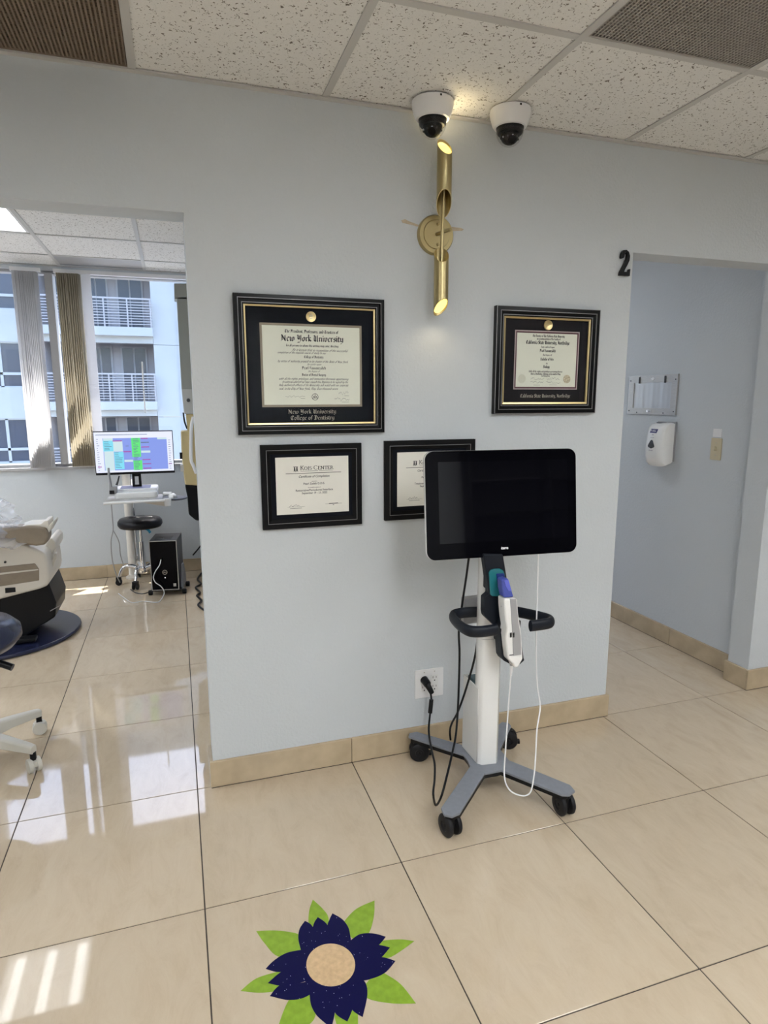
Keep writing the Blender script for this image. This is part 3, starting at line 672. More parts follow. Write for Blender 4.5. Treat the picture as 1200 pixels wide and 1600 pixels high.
# ================================================================== BLINDS
def blind(x0, x1, n, m, label, extra=None):
    t = thing('vertical_blind', label, 'blind', ((x0 + x1) / 2, YB - .06, SIL))
    MB().box(x0 - .02, extra[3] if extra else x1 + .03, YB - .085, YB - .04, HED - .028, HED).build('head_rail', white, t, smooth=0)
    for k in range(n):
        x = x0 + (x1 - x0) * (k + .5) / n; a = math.radians(78 + random.uniform(-5, 5)); dx, dy = .042 * math.cos(a), .042 * math.sin(a)
        s_ = MB(); z0, z1 = SIL + .006, HED - .03; y = YB - .07
        s_.grid(4, 1, lambda u, v: (x + dx * (2 * u - 1) + .006 * (1 - (2 * u - 1) ** 2), y + dy * (2 * u - 1), z0 + (z1 - z0) * v))
        s_.build('slat', m, t, solid=.0015)
    if extra:
        MB().tube([P(222, 565, y=YB - .06), P(224, 600, y=YB - .06), P(227, 645, y=YB - .06)], .006, n=8).build('wand', white, t)
        MB().box(extra[0], extra[1], YB - .075, YB - .065, SIL + .006, HED - .03).build('end_panel', extra[2], t, bevel=.002)
    return t
blind(-1.08, -.925, 13, slatw, 'white vertical blind gathered left of the grey window mullion')
blind(-.79, -.63, 11, slatc, 'cream vertical blind gathered right of the grey window mullion', (-.625, -.555, slatw, .23))

# ================================================================== FRAMED CERTIFICATES
def cert(name, label, cat, x0, x1, z0, z1, style):
    t = thing(name, label, cat, ((x0 + x1) / 2, 0, z0), 'framed certificates on the front wall')
    return t
Y0 = -.0005
def nyu():
    x0, x1, z0, z1 = .207, .748, 1.343, 1.824
    t = cert('framed_diploma', 'large black framed diploma with gold seal, left of the wall sconce', 'diploma', x0, x1, z0, z1, 0)
    MB().ring(x0, x1, z0, z1, [(0, 0), (0, .022), (.002, .026), (.013, .027), (.015, .024), (.017, .024), (.019, .021), (.027, .02), (.029, .014), (.038, .013), (.042, .008)]).build('frame', frameb, t, smooth=20)
    MB().ring(x0, x1, z0, z1, [(.0135, .0262), (.0135, .0282), (.0150, .0282), (.0150, .024)]).build('frame_line', silv, t, smooth=0)
    MB().ring(x0, x1, z0, z1, [(.0275, .0195), (.0275, .0208), (.029, .0208), (.029, .016)]).build('frame_line', silv, t, smooth=0)
    MB().ring(x0, x1, z0, z1, [(.0345, .0135), (.0345, .0162), (.0400, .0150), (.0400, .008)]).build('gold_fillet', gold, t, smooth=0)
    MB().box(x0 + .036, x1 - .036, -.0078, -.001, z0 + .036, z1 - .036).build('mat_board', matb, t, smooth=0)
    a, b_ = P(409, 507, y=0), P(561, 632.5, y=0); c_, d_ = P(561, 514, y=0), P(412, 632, y=0)
    px0, px1 = (a.x + d_.x) / 2, (b_.x + c_.x) / 2; pz0, pz1 = (b_.z + d_.z) / 2, (a.z + c_.z) / 2
    MB().ring(px0 - .008, px1 + .008, pz0 - .008, pz1 + .008, [(0, .0079), (0, .0092), (.005, .0092), (.008, .0079)]).build('paper_fillet', taupe, t, smooth=0)
    pp = MB().box(px0, px1, -.0088, -.0079, pz0, pz1).build('paper', paperm, t, smooth=0)
    W, Hh = px1 - px0, pz1 - pz0; cx = px0 + W * .475
    yk = -.0091
    fx = lambda v: px0 + W * (v - 60) / (1060 - 60)
    fz = lambda v: pz1 - Hh * (v - 60) / (872 - 60)
    m = MB()
    def L(s, xa, xb, zb, h, nib=.34, shear=0): write(m, s, (fx(xa) + fx(xb)) / 2, fz(zb), h, yk, width=fx(xb) - fx(xa), nib=nib, shear=shear)
    L('The President, Professors, and Trustees of', 285, 835, 128, .0105)
    L('New York University', 245, 890, 212, .021, .33)
    L('To all persons to whom this writing may come, Greeting', 295, 835, 268, .0075)
    L('Be it known that in recognition of the successful', 355, 930, 315, .008, .34, .35)
    L('completion of the requisite course of study in our', 205, 700, 341, .007, .34, .35)
    L('College of Dentistry', 475, 675, 385, .0085, .3)
    L('by virtue of authority granted in its charter of the State of New York', 205, 930, 430, .0075, .34, .35)
    L('do confer upon', 505, 650, 457, .006, .34, .35)
    L('Pearl Hassanzadeh', 450, 700, 500, .0095, .3)
    L('the degree of', 513, 632, 530, .006, .34, .35)
    L('Doctor of Dental Surgery', 448, 698, 570, .0085, .3)
    L('with all the rights, privileges, and immunities thereunto appertaining', 212, 935, 611, .0075, .34, .35)
    L('In witness whereof we have caused this Diploma to be signed by the', 245, 930, 644, .0075, .34, .35)
    L('duly authorized officers of the University and sealed with our corporate', 212, 935, 676, .0075, .34, .35)
    L('seal, in the City of New York, May, Two thousand seven', 212, 820, 714, .0075, .34, .35)
    m.build('lettering', ink, pp, smooth=0, normals=False)
    m = MB(); scribble(m, fx(830), fx(935), fz(752), .012, yk, 3); scribble(m, fx(785), fx(945), fz(822), .010, yk, 5); scribble(m, fx(275), fx(475), fz(788), .005, yk, 9, .0004)
    rule(m, fx(890), fx(940), fz(778), yk); rule(m, fx(865), fx(940), fz(845), yk); rule(m, fx(430), fx(475), fz(806), yk)
    m.build('signatures', inkl, pp, smooth=0, normals=False)
    m = MB(); sx, sz = fx(580), fz(790); R = .0122
    o = ell(0, 0, R, R, 32); i_ = ell(0, 0, R * .86, R * .86, 32)
    for k in range(32):
        q = (k + 1) % 32; m.flat([(sx + o[k][0], yk, sz + o[k][1]), (sx + o[q][0], yk, sz + o[q][1]), (sx + i_[q][0], yk, sz + i_[q][1]), (sx + i_[k][0], yk, sz + i_[k][1])])
    for (xa, za, xb, zb) in ((-.9, -.35, .9, -.35), (-.5, -.3, -.5, .3), (-.2, -.3, -.1, .35), (.25, -.3, .2, .4), (.55, -.3, .4, .25), (-.5, .3, -.2, -.1), (.2, .3, .5, .0), (0, .35, 0, .95)):
        d = Vector((xb - xa, zb - za)).normalized() * .06; nx_, nz_ = -d.y, d.x
        m.flat([(sx + R * (p_ + s_ * nx_), yk, sz + R * (q_ + s_ * nz_)) for p_, q_, s_ in ((xa, za, 1), (xb, zb, 1), (xb, zb, -1), (xa, za, -1))])
    m.build('printed_seal', ink, pp, smooth=0, normals=False)
    a = P(485, 495.5, y=0)
    md = MB().lathe([(0.0001, .012), (.013, .012), (.0150, .0128), (.0172, .0128), (.018, .0115), (.018, .0078)], (a.x, 0, a.z), 40, 'y').build('medallion', gold, t)
    m = MB()
    for dx, dz, w_, h_ in ((-.004, .002, .004, .008), (.003, .002, .004, .009), (0, -.006, .009, .003), (0, .009, .003, .004)):
        m.box(a.x + dx - w_ / 2, a.x + dx + w_ / 2, -.0128, -.012, a.z + dz - h_ / 2, a.z + dz + h_ / 2)
    m.build('relief', goldt, md, bevel=.0004, smooth=0)
    m = MB()
    for s, xa, xb, zb in (('New York University', 470, 792, 880), ('College of Dentistry', 487, 780, 921)):
        a, b_ = P(340 + xa / 4.286, 440 + zb / 4.286, y=0), P(340 + xb / 4.286, 440 + zb / 4.286 + 1.2, y=0)
        write(m, s, (a.x + b_.x) / 2, (a.z + b_.z) / 2, .0145, -.0081, width=b_.x - a.x, nib=.24)
    m.build('gilt_lettering', goldt, t, smooth=0, normals=False)
    MB().box(x0 + .045, x1 - .045, -.0115, -.0105, z0 + .045, z1 - .045).build('glass', picglass, t, smooth=0)
nyu()
def csun():
    x0, x1, z0, z1 = 1.206, 1.678, 1.408, 1.824
    t = cert('framed_diploma', 'squarish black and gold framed diploma hanging right of the wall sconce', 'diploma', x0, x1, z0, z1, 0)
    MB().ring(x0, x1, z0, z1, [(0, 0), (0, .022), (.003, .026), (.016, .027), (.018, .024), (.020, .024), (.023, .021), (.030, .02), (.034, .014), (.040, .013), (.047, .008)]).build('frame', frameb, t, smooth=20)
    MB().ring(x0, x1, z0, z1, [(.0005, .0235), (.0005, .0265), (.002, .0268), (.002, .0245)]).build('frame_line', silv, t, smooth=0)
    MB().ring(x0, x1, z0, z1, [(.0165, .0262), (.0165, .0285), (.0185, .0285), (.0185, .024)]).build('frame_line', silv, t, smooth=0)
    MB().ring(x0, x1, z0, z1, [(.031, .0195), (.031, .0208), (.033, .0208), (.033, .015)]).build('frame_line', silv, t, smooth=0)
    MB().ring(x0, x1, z0, z1, [(.038, .0135), (.038, .0168), (.045, .0150), (.045, .008)]).build('gold_fillet', gold, t, smooth=0)
    MB().box(x0 + .037, x1 - .037, -.0078, -.001, z0 + .037, z1 - .037).build('mat_board', mat('charcoal_mat_board', (.018, .017, .020), rough=.85, spec=.2), t, smooth=0)
    q = [P(750 + a / 5.714, 460 + b_ / 5.714, y=0) for a, b_ in ((326, 342), (862, 360), (832, 828), (305, 826))]
    px0, px1 = (q[0].x + q[3].x) / 2, (q[1].x + q[2].x) / 2; pz0, pz1 = (q[2].z + q[3].z) / 2, (q[0].z + q[1].z) / 2
    MB().ring(px0 - .010, px1 + .010, pz0 - .010, pz1 + .010, [(0, .0079), (0, .0095), (.004, .0095), (.0045, .009)]).build('outer_fillet', pinkish, t, smooth=0)
    MB().ring(px0 - .0056, px1 + .0056, pz0 - .0056, pz1 + .0056, [(0, .0079), (0, .0092), (.0045, .0092), (.0056, .0079)]).build('inner_fillet', maroon, t, smooth=0)
    pp = MB().box(px0, px1, -.0088, -.0079, pz0, pz1).build('paper', paperm, t, smooth=0)
    W, Hh = px1 - px0, pz1 - pz0; yk = -.0091
    fx = lambda v: px0 + W * (v - 55) / (1062 - 55)
    fz = lambda v: pz1 - Hh * (v - 118) / (1032 - 118)
    m = MB()
    def L(s, xa, xb, zb, h, nib=.30, shear=0): write(m, s, (fx(xa) + fx(xb)) / 2, fz(zb), h, yk, width=fx(xb) - fx(xa), nib=nib, shear=shear)
    L('The Trustees of The California State University', 310, 845, 180, .009)
    L('on recommendation of the faculty of', 380, 775, 227, .008)
    L('California State University, Northridge', 205, 935, 300, .0135, .32)
    L('have conferred upon', 460, 680, 362, .0075)
    L('Pearl Hassanzadeh', 435, 700, 432, .011, .32)
    L('the degree of', 490, 640, 497, .0075)
    L('Bachelor of Arts', 452, 672, 576, .0105, .32)
    L('in', 545, 575, 640, .0075)
    L('Biology', 503, 610, 705, .0105, .32)
    L('With all the rights and privileges pertaining thereto', 265, 830, 780, .0075)
    L('Given at Northridge, California, in the month of May', 300, 800, 822, .0075)
    L('two thousand two', 480, 620, 853, .006)
    m.build('lettering', ink, pp, smooth=0, normals=False)
    m = MB(); scribble(m, fx(300), fx(525), fz(895), .009, yk, 13); scribble(m, fx(565), fx(790), fz(900), .009, yk, 15); scribble(m, fx(300), fx(515), fz(955), .009, yk, 17); scribble(m, fx(565), fx(805), fz(958), .009, yk, 19)
    rule(m, fx(350), fx(460), fz(1000), yk, .0007); rule(m, fx(610), fx(745), fz(995), yk, .0005)
    m.build('signatures', inkl, pp, smooth=0, normals=False)
    for c, mm, nm in ((155, mat('pale_emboss', (.66, .67, .56), rough=.5), 'embossed_seal'), (915, mat('gilt_seal', (.55, .50, .36), rough=.4, noise=(220, .5)), 'gilt_seal')):
        MB().lathe([(.0001, .0094), (.011, .0094), (.012, .0097), (.0168, .0097), (.0172, .0088)], (fx(c), 0, fz(892)), 32, 'y').build(nm, mm, pp)
    a = P(854.5, 508.5, y=0)
    MB().lathe([(0.0001, .012), (.014, .012), (.0160, .0128), (.0185, .0128), (.0195, .0115), (.0195, .0078)], (a.x, 0, a.z), 40, 'y').build('medallion', gold, t)
    m = MB(); a, b_ = P(750 + 350 / 5.714, 460 + 918 / 5.714, y=0), P(750 + 795 / 5.714, 460 + 922 / 5.714, y=0)
    write(m, 'California State University, Northridge', (a.x + b_.x) / 2, (a.z + b_.z) / 2, .0135, -.0081, width=b_.x - a.x, nib=.24)
    m.build('gilt_lettering', goldt, t, smooth=0, normals=False)
    MB().box(x0 + .045, x1 - .045, -.0115, -.0105, z0 + .045, z1 - .045).build('glass', picglass, t, smooth=0)
csun()
def kois(x0, x1, z0, z1, label, lines):
    t = cert('framed_certificate', label, 'certificate', x0, x1, z0, z1, 0)
    MB().ring(x0, x1, z0, z1, [(0, 0), (0, .018), (.002, .02), (.018, .02), (.020, .0165), (.022, .0165), (.024, .014), (.034, .008), (.036, .004)]).build('frame', blackm, t, smooth=20)
    MB().ring(x0, x1, z0, z1, [(.019, .0170), (.019, .0178), (.0207, .0178), (.0207, .016)]).build('frame_line', silv, t, smooth=0)
    MB().box(x0 + .02, x1 - .02, -.0055, -.001, z0 + .02, z1 - .02).build('mat_board', matb, t, smooth=0)
    px0, px1, pz0, pz1 = x0 + .053, x0 + .053 + .274, z0 + .051, z0 + .051 + .212
    pp = MB().box(px0, px1, -.0068, -.0056, pz0, pz1).build('paper', cream, t, smooth=0)
    W, Hh = px1 - px0, pz1 - pz0; yk = -.0071
    fx = lambda v: px0 + W * v / 1200
    fz = lambda v: pz1 - Hh * (v - 45) / (1005 - 45)
    m = MB()
    write(m, 'KOIS CENTER', (fx(395) + fx(945)) / 2, fz(263), .0155, yk, width=fx(945) - fx(395), nib=.22, ang=0, font=ROMAN, small=.8, xh=1.4, thin=.055)
    rule(m, fx(160), fx(1075), fz(318), yk, .0009); rule(m, fx(400), fx(690), fz(283), yk, .0005); rule(m, fx(705), fx(935), fz(283), yk, .0005)
    def B(s, xa, xb, zb, h, shear=0.): put_sans(m, s, h, lambda a, b_: ((fx(xa) + fx(xb)) / 2 + a, yk, fz(zb) + b_), width=fx(xb) - fx(xa), shear=shear)
    B('Certificate of Completion', 370, 880, 392, .0085, .35)
    B('is awarded to', 580, 670, 465, .0035)
    B(lines[0], 445, 795, 512, .0075)
    B('for successful completion of', 520, 725, 568, .0035)
    B(lines[1], 315, 930, 622, .0075)
    B(lines[2], 415, 835, 670, .0075)
    rule(m, fx(175), fx(460), fz(880), yk, .0003); rule(m, fx(800), fx(1080), fz(856), yk, .0004)
    scribble(m, fx(200), fx(370), fz(862), .008, yk, 31); rule(m, fx(215), fx(410), fz(905), yk, .0006); rule(m, fx(860), fx(1015), fz(850), yk, .0010); rule(m, fx(925), fx(950), fz(878), yk, .0008)
    m.build('lettering', ink, pp, smooth=0, normals=False)
    m = MB()
    for s in (0, 1):
        a = fx(290 + s * 37); b_ = fx(322 + s * 37)
        m.flat([(a, yk, fz(298)), (a + (b_ - a) * .25, yk, fz(215)), (b_ - (b_ - a) * .25, yk, fz(205)), (b_, yk, fz(298)), ((a + b_) / 2, yk, fz(270))])
    rule(m, fx(285), fx(360), fz(206), yk, .0008)
    m.build('printed_logo', ink, pp, smooth=0, normals=False)
kois(.282, .658, .995, 1.305, 'slim black framed certificate under the large diploma, fully in view', ('Pearl Zadeh D.D.S.', 'Restorative/Periodontal Interface', 'September 19 - 21, 2022'))
kois(.751, 1.130, 1.001, 1.310, 'slim black framed certificate half hidden behind the cart screen', ('Pearl Zadeh D.D.S.', 'Treatment Planning and Dentistry', 'September 19 - 21, 2019'))

# ================================================================== WALL SCONCE
t = thing('wall_sconce', 'brushed brass wall sconce with two slant-cut tubes', 'sconce', (.955, 0, 2.06))
ys = -.085
bpz = 2.064; bpx = .952
bp_ = MB().lathe([(.070, 0), (.070, .012), (.066, .018), (.052, .018), (.050, .0215), (.0001, .0215)], (bpx, 0, bpz), 48, 'y').build('backplate', brass, t)
for dz in (.036, -.036): MB().lathe([(.0055, .02), (.0055, .026), (.003, .029), (.0001, .029)], (bpx + .004, 0, bpz + dz), 16, 'y').build('screw_cap', brass, bp_)
ru = P(694, 330, y=ys); rlw = P(689, 395, y=ys)
rx0 = .978
MB().tube([(bpx, -.02, bpz), (rx0, ys, bpz + .004)], .006, n=12, smooth=False).build('arm', brass, t)
def slant_tube(cx, cy, z0, z1, rad, bot, top, name='tube', m=brass):
    n = 48; mb = MB(); vs = []; fs = []
    for rr, sgn in ((rad, 1), (rad - .0016, 1)):
        for e, f_ in ((z0, bot), (z1, top)):
            for i in range(n):
                a = 2 * math.pi * i / n; x, y = rr * math.cos(a), rr * math.sin(a); vs.append((cx + x, cy + y, e + f_[0] * x + f_[1] * y))
    for i in range(n):
        k = (i + 1) % n
        fs += [(i, k, n + k, n + i), (2 * n + k, 2 * n + i, 3 * n + i, 3 * n + k), (n + i, n + k, 3 * n + k, 3 * n + i), (k, i, 2 * n + i, 2 * n + k)]
    mb.add(vs, fs)
    return mb
a = P(694.5, 229, y=ys); b_ = P(694, 318, y=ys); ucx = (a.x + b_.x) / 2; utop, ubot = a.z, b_.z
tu = slant_tube(ucx, ys, ubot, utop, .0265, (-.4, -1.55), (-.1, 1.25)).build('tube', brass, t)
def slant_disc(cx, cy, z, rad, sl):
    return MB().prism([(cx + rad * math.cos(q * math.pi / 16), cy + rad * math.sin(q * math.pi / 16), z + rad * (sl[0] * math.cos(q * math.pi / 16) + sl[1] * math.sin(q * math.pi / 16))) for q in range(32)], (0, 0, .001))
slant_disc(ucx, ys, utop - .009, .0245, (-.1, 1.25)).build('lamp', lampw, tu, smooth=0)
c_ = P(690, 398, y=ys); d_ = P(688.5, 480, y=ys); lcx = (c_.x + d_.x) / 2
tl = slant_tube(lcx, ys, d_.z, c_.z, .0265, (.3, -1.0), (.25, 1.1)).build('tube', brass, t)
slant_disc(lcx, ys, d_.z + .008, .0245, (.3, -1.0)).build('lamp', lampw, tl, smooth=0)
MB().tube([(lcx, ys, c_.z - .06), (lcx + .002, ys, bpz), (ucx, ys, ubot + .06)], .0062, n=12, smooth=False).build('rod', brass, t)
for (x, z, e, nm) in ((ucx, utop + .012, .9, 'lamp_up'), (lcx, d_.z - .012, .5, 'lamp_down')):
    ld = bpy.data.lights.new(nm, 'SPOT'); ld.energy = e; ld.color = (1, .80, .45); ld.shadow_soft_size = .022; ld.spot_size = math.radians(150); ld.spot_blend = .9
    lo = bpy.data.objects.new(nm, ld); COL.objects.link(lo); lo.location = (x, ys, z)
    lo.rotation_euler = (math.pi, 0, 0) if nm == 'lamp_up' else (0, 0, 0)

# ================================================================== CEILING CAMERAS
def dome_camera(cx, cy, label, ang):
    t = thing('dome_camera', label, 'camera', (cx, cy, H - .12), 'dome cameras by the sconce')
    MB().lathe([(.0715, -.002), (.0725, -.010), (.070, -.026), (.062, -.050), (.057, -.058), (.050, -.060), (.050, -.05)], (cx, cy, H), 48).build('housing', white, t)
    MB().box(cx - .003, cx + .003, cy - .0735, cy - .069, H - .012, H - .006).build('screw', black, t)
    MB().lathe([(.0001, -.056), (.0485, -.056), (.0485, -.062), (.046, -.075), (.042, -.079), (.030, -.080), (.0001, -.080)], (cx, cy, H), 40).build('inner_ring', black, t)
    ey = MB().lathe([(.034 * math.cos(q * math.pi / 16), -.080 - .034 * math.sin(q * math.pi / 16)) for q in range(0, 8)] + [(.0001, -.114)], (cx, cy, H), 32).build('camera_ball', blackm, t)
    d = Vector((math.cos(ang) * .75, math.sin(ang) * .75, -.6)).normalized(); base = Vector((cx, cy, H - .082))
    MB().tube([base + d * .028, base + d * .041], .013, n=24, smooth=False).build('lens', screenm, ey)
    for k in range(7):
        q = Vector((math.cos(ang + 1.6 * (k - 3) / 3) * .95, math.sin(ang + 1.6 * (k - 3) / 3) * .95, -.35)).normalized()
        MB().tube([base + q * .031, base + q * .036], .0035, n=8, smooth=False).build('infrared_led', chrome if k % 2 else smoke, ey)
    MB().lathe([(.0475, -.06)] + [(.0475 * math.cos(q * math.pi / 20), -.070 - .0495 * math.sin(q * math.pi / 20)) for q in range(0, 10)] + [(.0001, -.1195)], (cx, cy, H), 40).build('clear_dome', domeg, t)
dome_camera(.897, -.103, 'white dome camera on the ceiling directly above the sconce', math.radians(-115))
dome_camera(1.185, -.123, 'white dome camera right of the sconce, beside a ceiling joint', math.radians(-100))

# ================================================================== NUMBER 2
nx0, nz0 = 1.768, 1.966
N2 = [(.04, .70), (.08, .86), (.22, .98), (.50, 1.0), (.72, .93), (.84, .78), (.82, .60), (.66, .42), (.46, .24), (.40, .15), (.70, .15), (.80, .18), (.84, .27), (.95, .27), (.93, .0), (.0, .0), (.02, .12), (.18, .28), (.42, .50), (.56, .66), (.58, .82), (.50, .90), (.36, .90), (.36, .80), (.32, .70), (.20, .66), (.10, .66)]
nb = MB().prism([(nx0 + p_[0] * .054, -.003, nz0 + p_[1] * .101) for p_ in N2], (0, -.013, 0)).build('door_number', black, None, bevel=.0012, smooth=30)
tag(nb, 'black raised numeral 2 on the wall beside the right doorway', 'number')

# ================================================================== WALL OUTLET
ox0, ox1, oz0, oz1 = .884, 1.012, .233, .358
t = thing('wall_outlet', 'white double wall outlet plate low on the wall behind the cart', 'outlet', ((ox0 + ox1) / 2, 0, oz0))
MB().prism([(x, -.0002, z) for x, z in rrect(ox0, ox1, oz0, oz1, .004)], (0, -.0065, 0)).build('plate', white, t, bevel=.002)
SL = MB()
for cx in (ox0 + .041, ox1 - .041):
    MB().box(cx - .0165, cx + .0165, -.0085, -.006, oz0 + .027, oz1 - .027).build('receptacle', whiteg, t, bevel=.001)
    for cz in (oz0 + .043, oz1 - .043):
        SL.box(cx - .008, cx - .006, -.0089, -.0084, cz + .001, cz + .010).box(cx + .006, cx + .008, -.0089, -.0084, cz + .001, cz + .009).box(cx - .0025, cx + .0025, -.0089, -.0084, cz - .011, cz - .006)
    MB().lathe([(.003, .0062), (.003, .0073), (.0001, .0076)], (cx, 0, oz1 - .012), 12, 'y').build('screw', steel, t)
SL.build('slots', black, t, smooth=0)

# ================================================================== RIGHT WALL: DISPENSERS, SWITCH
XW = 2.77
t = thing('towel_dispenser', 'recessed steel paper towel dispenser above the soap dispenser', 'dispenser', (XW, .91, 1.37))
TY0, TY1, TZ0, TZ1 = .703, 1.117, 1.372, 1.607
f = MB()
o_ = [(TY0, TZ0), (TY1, TZ0), (TY1, TZ1), (TY0, TZ1)]; i_ = [(TY0 + .045, TZ0 + .038), (TY1 - .045, TZ0 + .038), (TY1 - .045, TZ1 - .044), (TY0 + .045, TZ1 - .044)]
for k in range(4):
    q = (k + 1) % 4
    f.add([(XW - .010, *o_[k]), (XW - .010, *o_[q]), (XW - .010, *i_[q]), (XW - .010, *i_[k]), (XW, *o_[k]), (XW, *o_[q]), (XW - .002, *i_[q]), (XW - .002, *i_[k])], [(0, 1, 2, 3), (0, 4, 5, 1), (3, 2, 6, 7)])
f.build('frame', steel, t, smooth=0)
m = MB(); y0, y1, z0, z1 = TY0 + .045, TY1 - .045, TZ0 + .038, TZ1 - .044
m.grid(48, 1, lambda u, v: (XW - .0045 + .00025 * math.sin(u * 48) + .0003 * math.sin(u * 21 + 1), y0 + (y1 - y0) * u, z0 + (z1 - z0) * v))
m.build('door_panel', mat('wavy_steel', (.58, .58, .58), rough=.33, metal=.7), t)
for y in (.80, 1.02): MB().box(XW - .016, XW - .0095, y - .004, y + .004, TZ1 - .048, TZ1 - .008).build('hinge_strap', smoke, t)
lk = MB().box(XW - .0185, XW - .010, .90, .935, TZ0 + .012, TZ0 + .026).build('latch', chrome, t, bevel=.001)
MB().prism([(XW - .0102, .905 + a, TZ1 - .022 + b_) for a, b_ in ((-.018, 0), (0, -.010), (.018, 0), (0, .010))], (-.002, 0, 0)).build('lozenge_badge', white, t)
for y, z in ((TY0 + .015, TZ0 + .02), (TY1 - .015, TZ0 + .02), (TY0 + .015, TZ1 - .03), (TY1 - .015, TZ1 - .03), (.80, TZ0 + .010), (1.03, TZ0 + .010)):
    MB().lathe([(.004, -.010), (.004, -.0115), (.0001, -.012)], (XW, y, z), 12, 'x').build('screw', smoke, t)
# soap dispenser
t = thing('soap_dispenser', 'white foam soap dispenser on the wall under the towel dispenser', 'dispenser', (XW, .82, 1.07))
DY0, DY1, DZ0, DZ1 = .694, .834, 1.072, 1.330
prof = [(0, DZ0 + .03), (-.03, DZ0 + .012), (-.075, DZ0 + .0), (-.098, DZ0 + .02), (-.109, DZ0 + .06), (-.110, DZ0 + .12), (-.104, DZ0 + .18), (-.094, DZ0 + .225), (-.080, DZ0 + .245), (-.055, DZ0 + .255), (0, DZ1 - .001)]
m = MB(); n = len(prof); vs = []; fs = []
rows = [(.0, .82, .995), (.10, .93, 1.0), (.25, .985, 1.0), (.5, 1.0, 1.0), (.75, .985, 1.0), (.90, .93, 1.0), (1.0, .82, .995)]
for u_, k, kk in rows:
    for (x, z) in prof: vs.append((XW + x * k, DY0 + (DY1 - DY0) * u_, DZ0 + .13 + (z - DZ0 - .13) * (k * .35 + .65)))
for j in range(len(rows) - 1):
    for i in range(n - 1): fs.append((j * n + i, j * n + i + 1, (j + 1) * n + i + 1, (j + 1) * n + i))
fs += [tuple(range(n)), tuple((len(rows) - 1) * n + i for i in range(n - 1, -1, -1))]
m.add(vs, fs); bd = m.build('body', whiteg, t, smooth=50)
MB().box(XW - .012, XW, DY0 - .004, DY1 + .004, DZ0 + .03, DZ1 + .004).build('back_plate', greys, t, bevel=.003)
yc = (DY0 + DY1) / 2
MB().lathe([(.0001, .0005), (.034, .0005), (.036, -.004)], (XW - .042, yc + .006, DZ0 + .2555), 32, sx=.62).build('top_window', smoke, t)
def on_front(a, zz): return (XW - .1118 + max(0, (zz - DZ0 - .14)) * .20, yc - a, zz)
m = MB().add([on_front(a, DZ0 + b_) for a, b_ in ((-.022, .112), (0, .105), (.022, .112), (.027, .120), (.010, .150), (0, .156), (-.010, .150), (-.027, .120))], [tuple(range(8))])
m.build('smoky_window', smoke, t, solid=.002, smooth=0)
m = MB().add([tuple(Vector(on_front(a, DZ0 + b_)) + Vector((.0005, 0, 0))) for a, b_ in ((-.030, .196), (.024, .196), (.030, .219), (-.024, .219))], [(0, 1, 2, 3)])
m.build('logo_patch', purple, t, solid=.0016, smooth=0)
m = MB(); put_sans(m, 'PURELL', .011, lambda a, b_: tuple(Vector(on_front(a, DZ0 + .203 + b_)) + Vector((-.0012, 0, 0))), width=.044); m.build('logo_lettering', white, t, smooth=0)
m = MB(); put_sans(m, 'TFX', .006, lambda a, b_: tuple(Vector(on_front(a, DZ0 + .182 + b_)) + Vector((-.0012, 0, 0))), width=.016)
put_sans(m, 'INSTANT HAND SANITIZER', .003, lambda a, b_: tuple(Vector(on_front(a, DZ0 + .168 + b_)) + Vector((-.0012, 0, 0))), width=.03)
put_sans(m, 'TOUCH FREE', .005, lambda a, b_: tuple(Vector(on_front(a, DZ0 + .092 + b_)) + Vector((-.0012, 0, 0))), width=.032); m.build('small_print', purple, t, smooth=0)
# light switch and sticker
t = thing('light_switch', 'ivory light switch plate on the corridor wall right of the soap dispenser', 'switch', (XW, .39, 1.14))
MB().prism([(XW - .0002, y, z) for y, z in rrect(.356, .427, 1.139, 1.257, .004)], (-.006, 0, 0)).build('plate', ivory, t, bevel=.002)
MB().prism([(XW - .0055, y, z) for y, z in ((.386, 1.187), (.397, 1.187), (.397, 1.209), (.386, 1.209))], (-.013, 0, .006)).build('toggle', ivory, t, bevel=.002)
for z in (1.165, 1.231): MB().lathe([(.003, -.006), (.003, -.0072), (.0001, -.0075)], (XW, .3915, z), 12, 'x').build('screw', steel, t)
stk = MB().prism([(XW - .0003, y, z) for y, z in ((.366, 1.262), (.424, 1.262), (.424, 1.306), (.366, 1.306))], (-.0008, 0, 0)).build('wall_sticker', white, None, smooth=0)
tag(stk, 'small blank white sticker just above the ivory light switch', 'sticker')

# ================================================================== FLOWER INLAY
t = thing('flower_inlay', 'navy flower with green leaves inlaid in the beige floor tile', 'inlay', (.306, -.908, 0))
def fpt(a): return P(360 + a[0] / 3.75, 1380 + a[1] / 3.75, z=0)
def bez(pts, k=6):
    q = []; n = len(pts); pts = [Vector((p_[0], p_[1])) for p_ in pts]
    for i in range(n - 1):
        p0 = pts[max(i - 1, 0)]; p1 = pts[i]; p2 = pts[i + 1]; p3 = pts[min(i + 2, n - 1)]
        for j in range(k):
            s_ = j / k; q.append(.5 * ((2 * p1) + (p2 - p0) * s_ + (2 * p0 - 5 * p1 + 4 * p2 - p3) * s_ ** 2 + (3 * p1 - p0 - 3 * p2 + p3) * s_ ** 3))
    q.append(pts[-1]); return q
def inlay(name, a, b_, m, z, core=()):
    loop = bez(a) + bez(b_)[1:] + [Vector(c) for c in core]
    pts = [fpt(p_) for p_ in loop]
    MB().prism([(p_.x, p_.y, .0002) for p_ in pts], (0, 0, z)).build(name, m, t, smooth=0)
    rim = MB()
    return pts
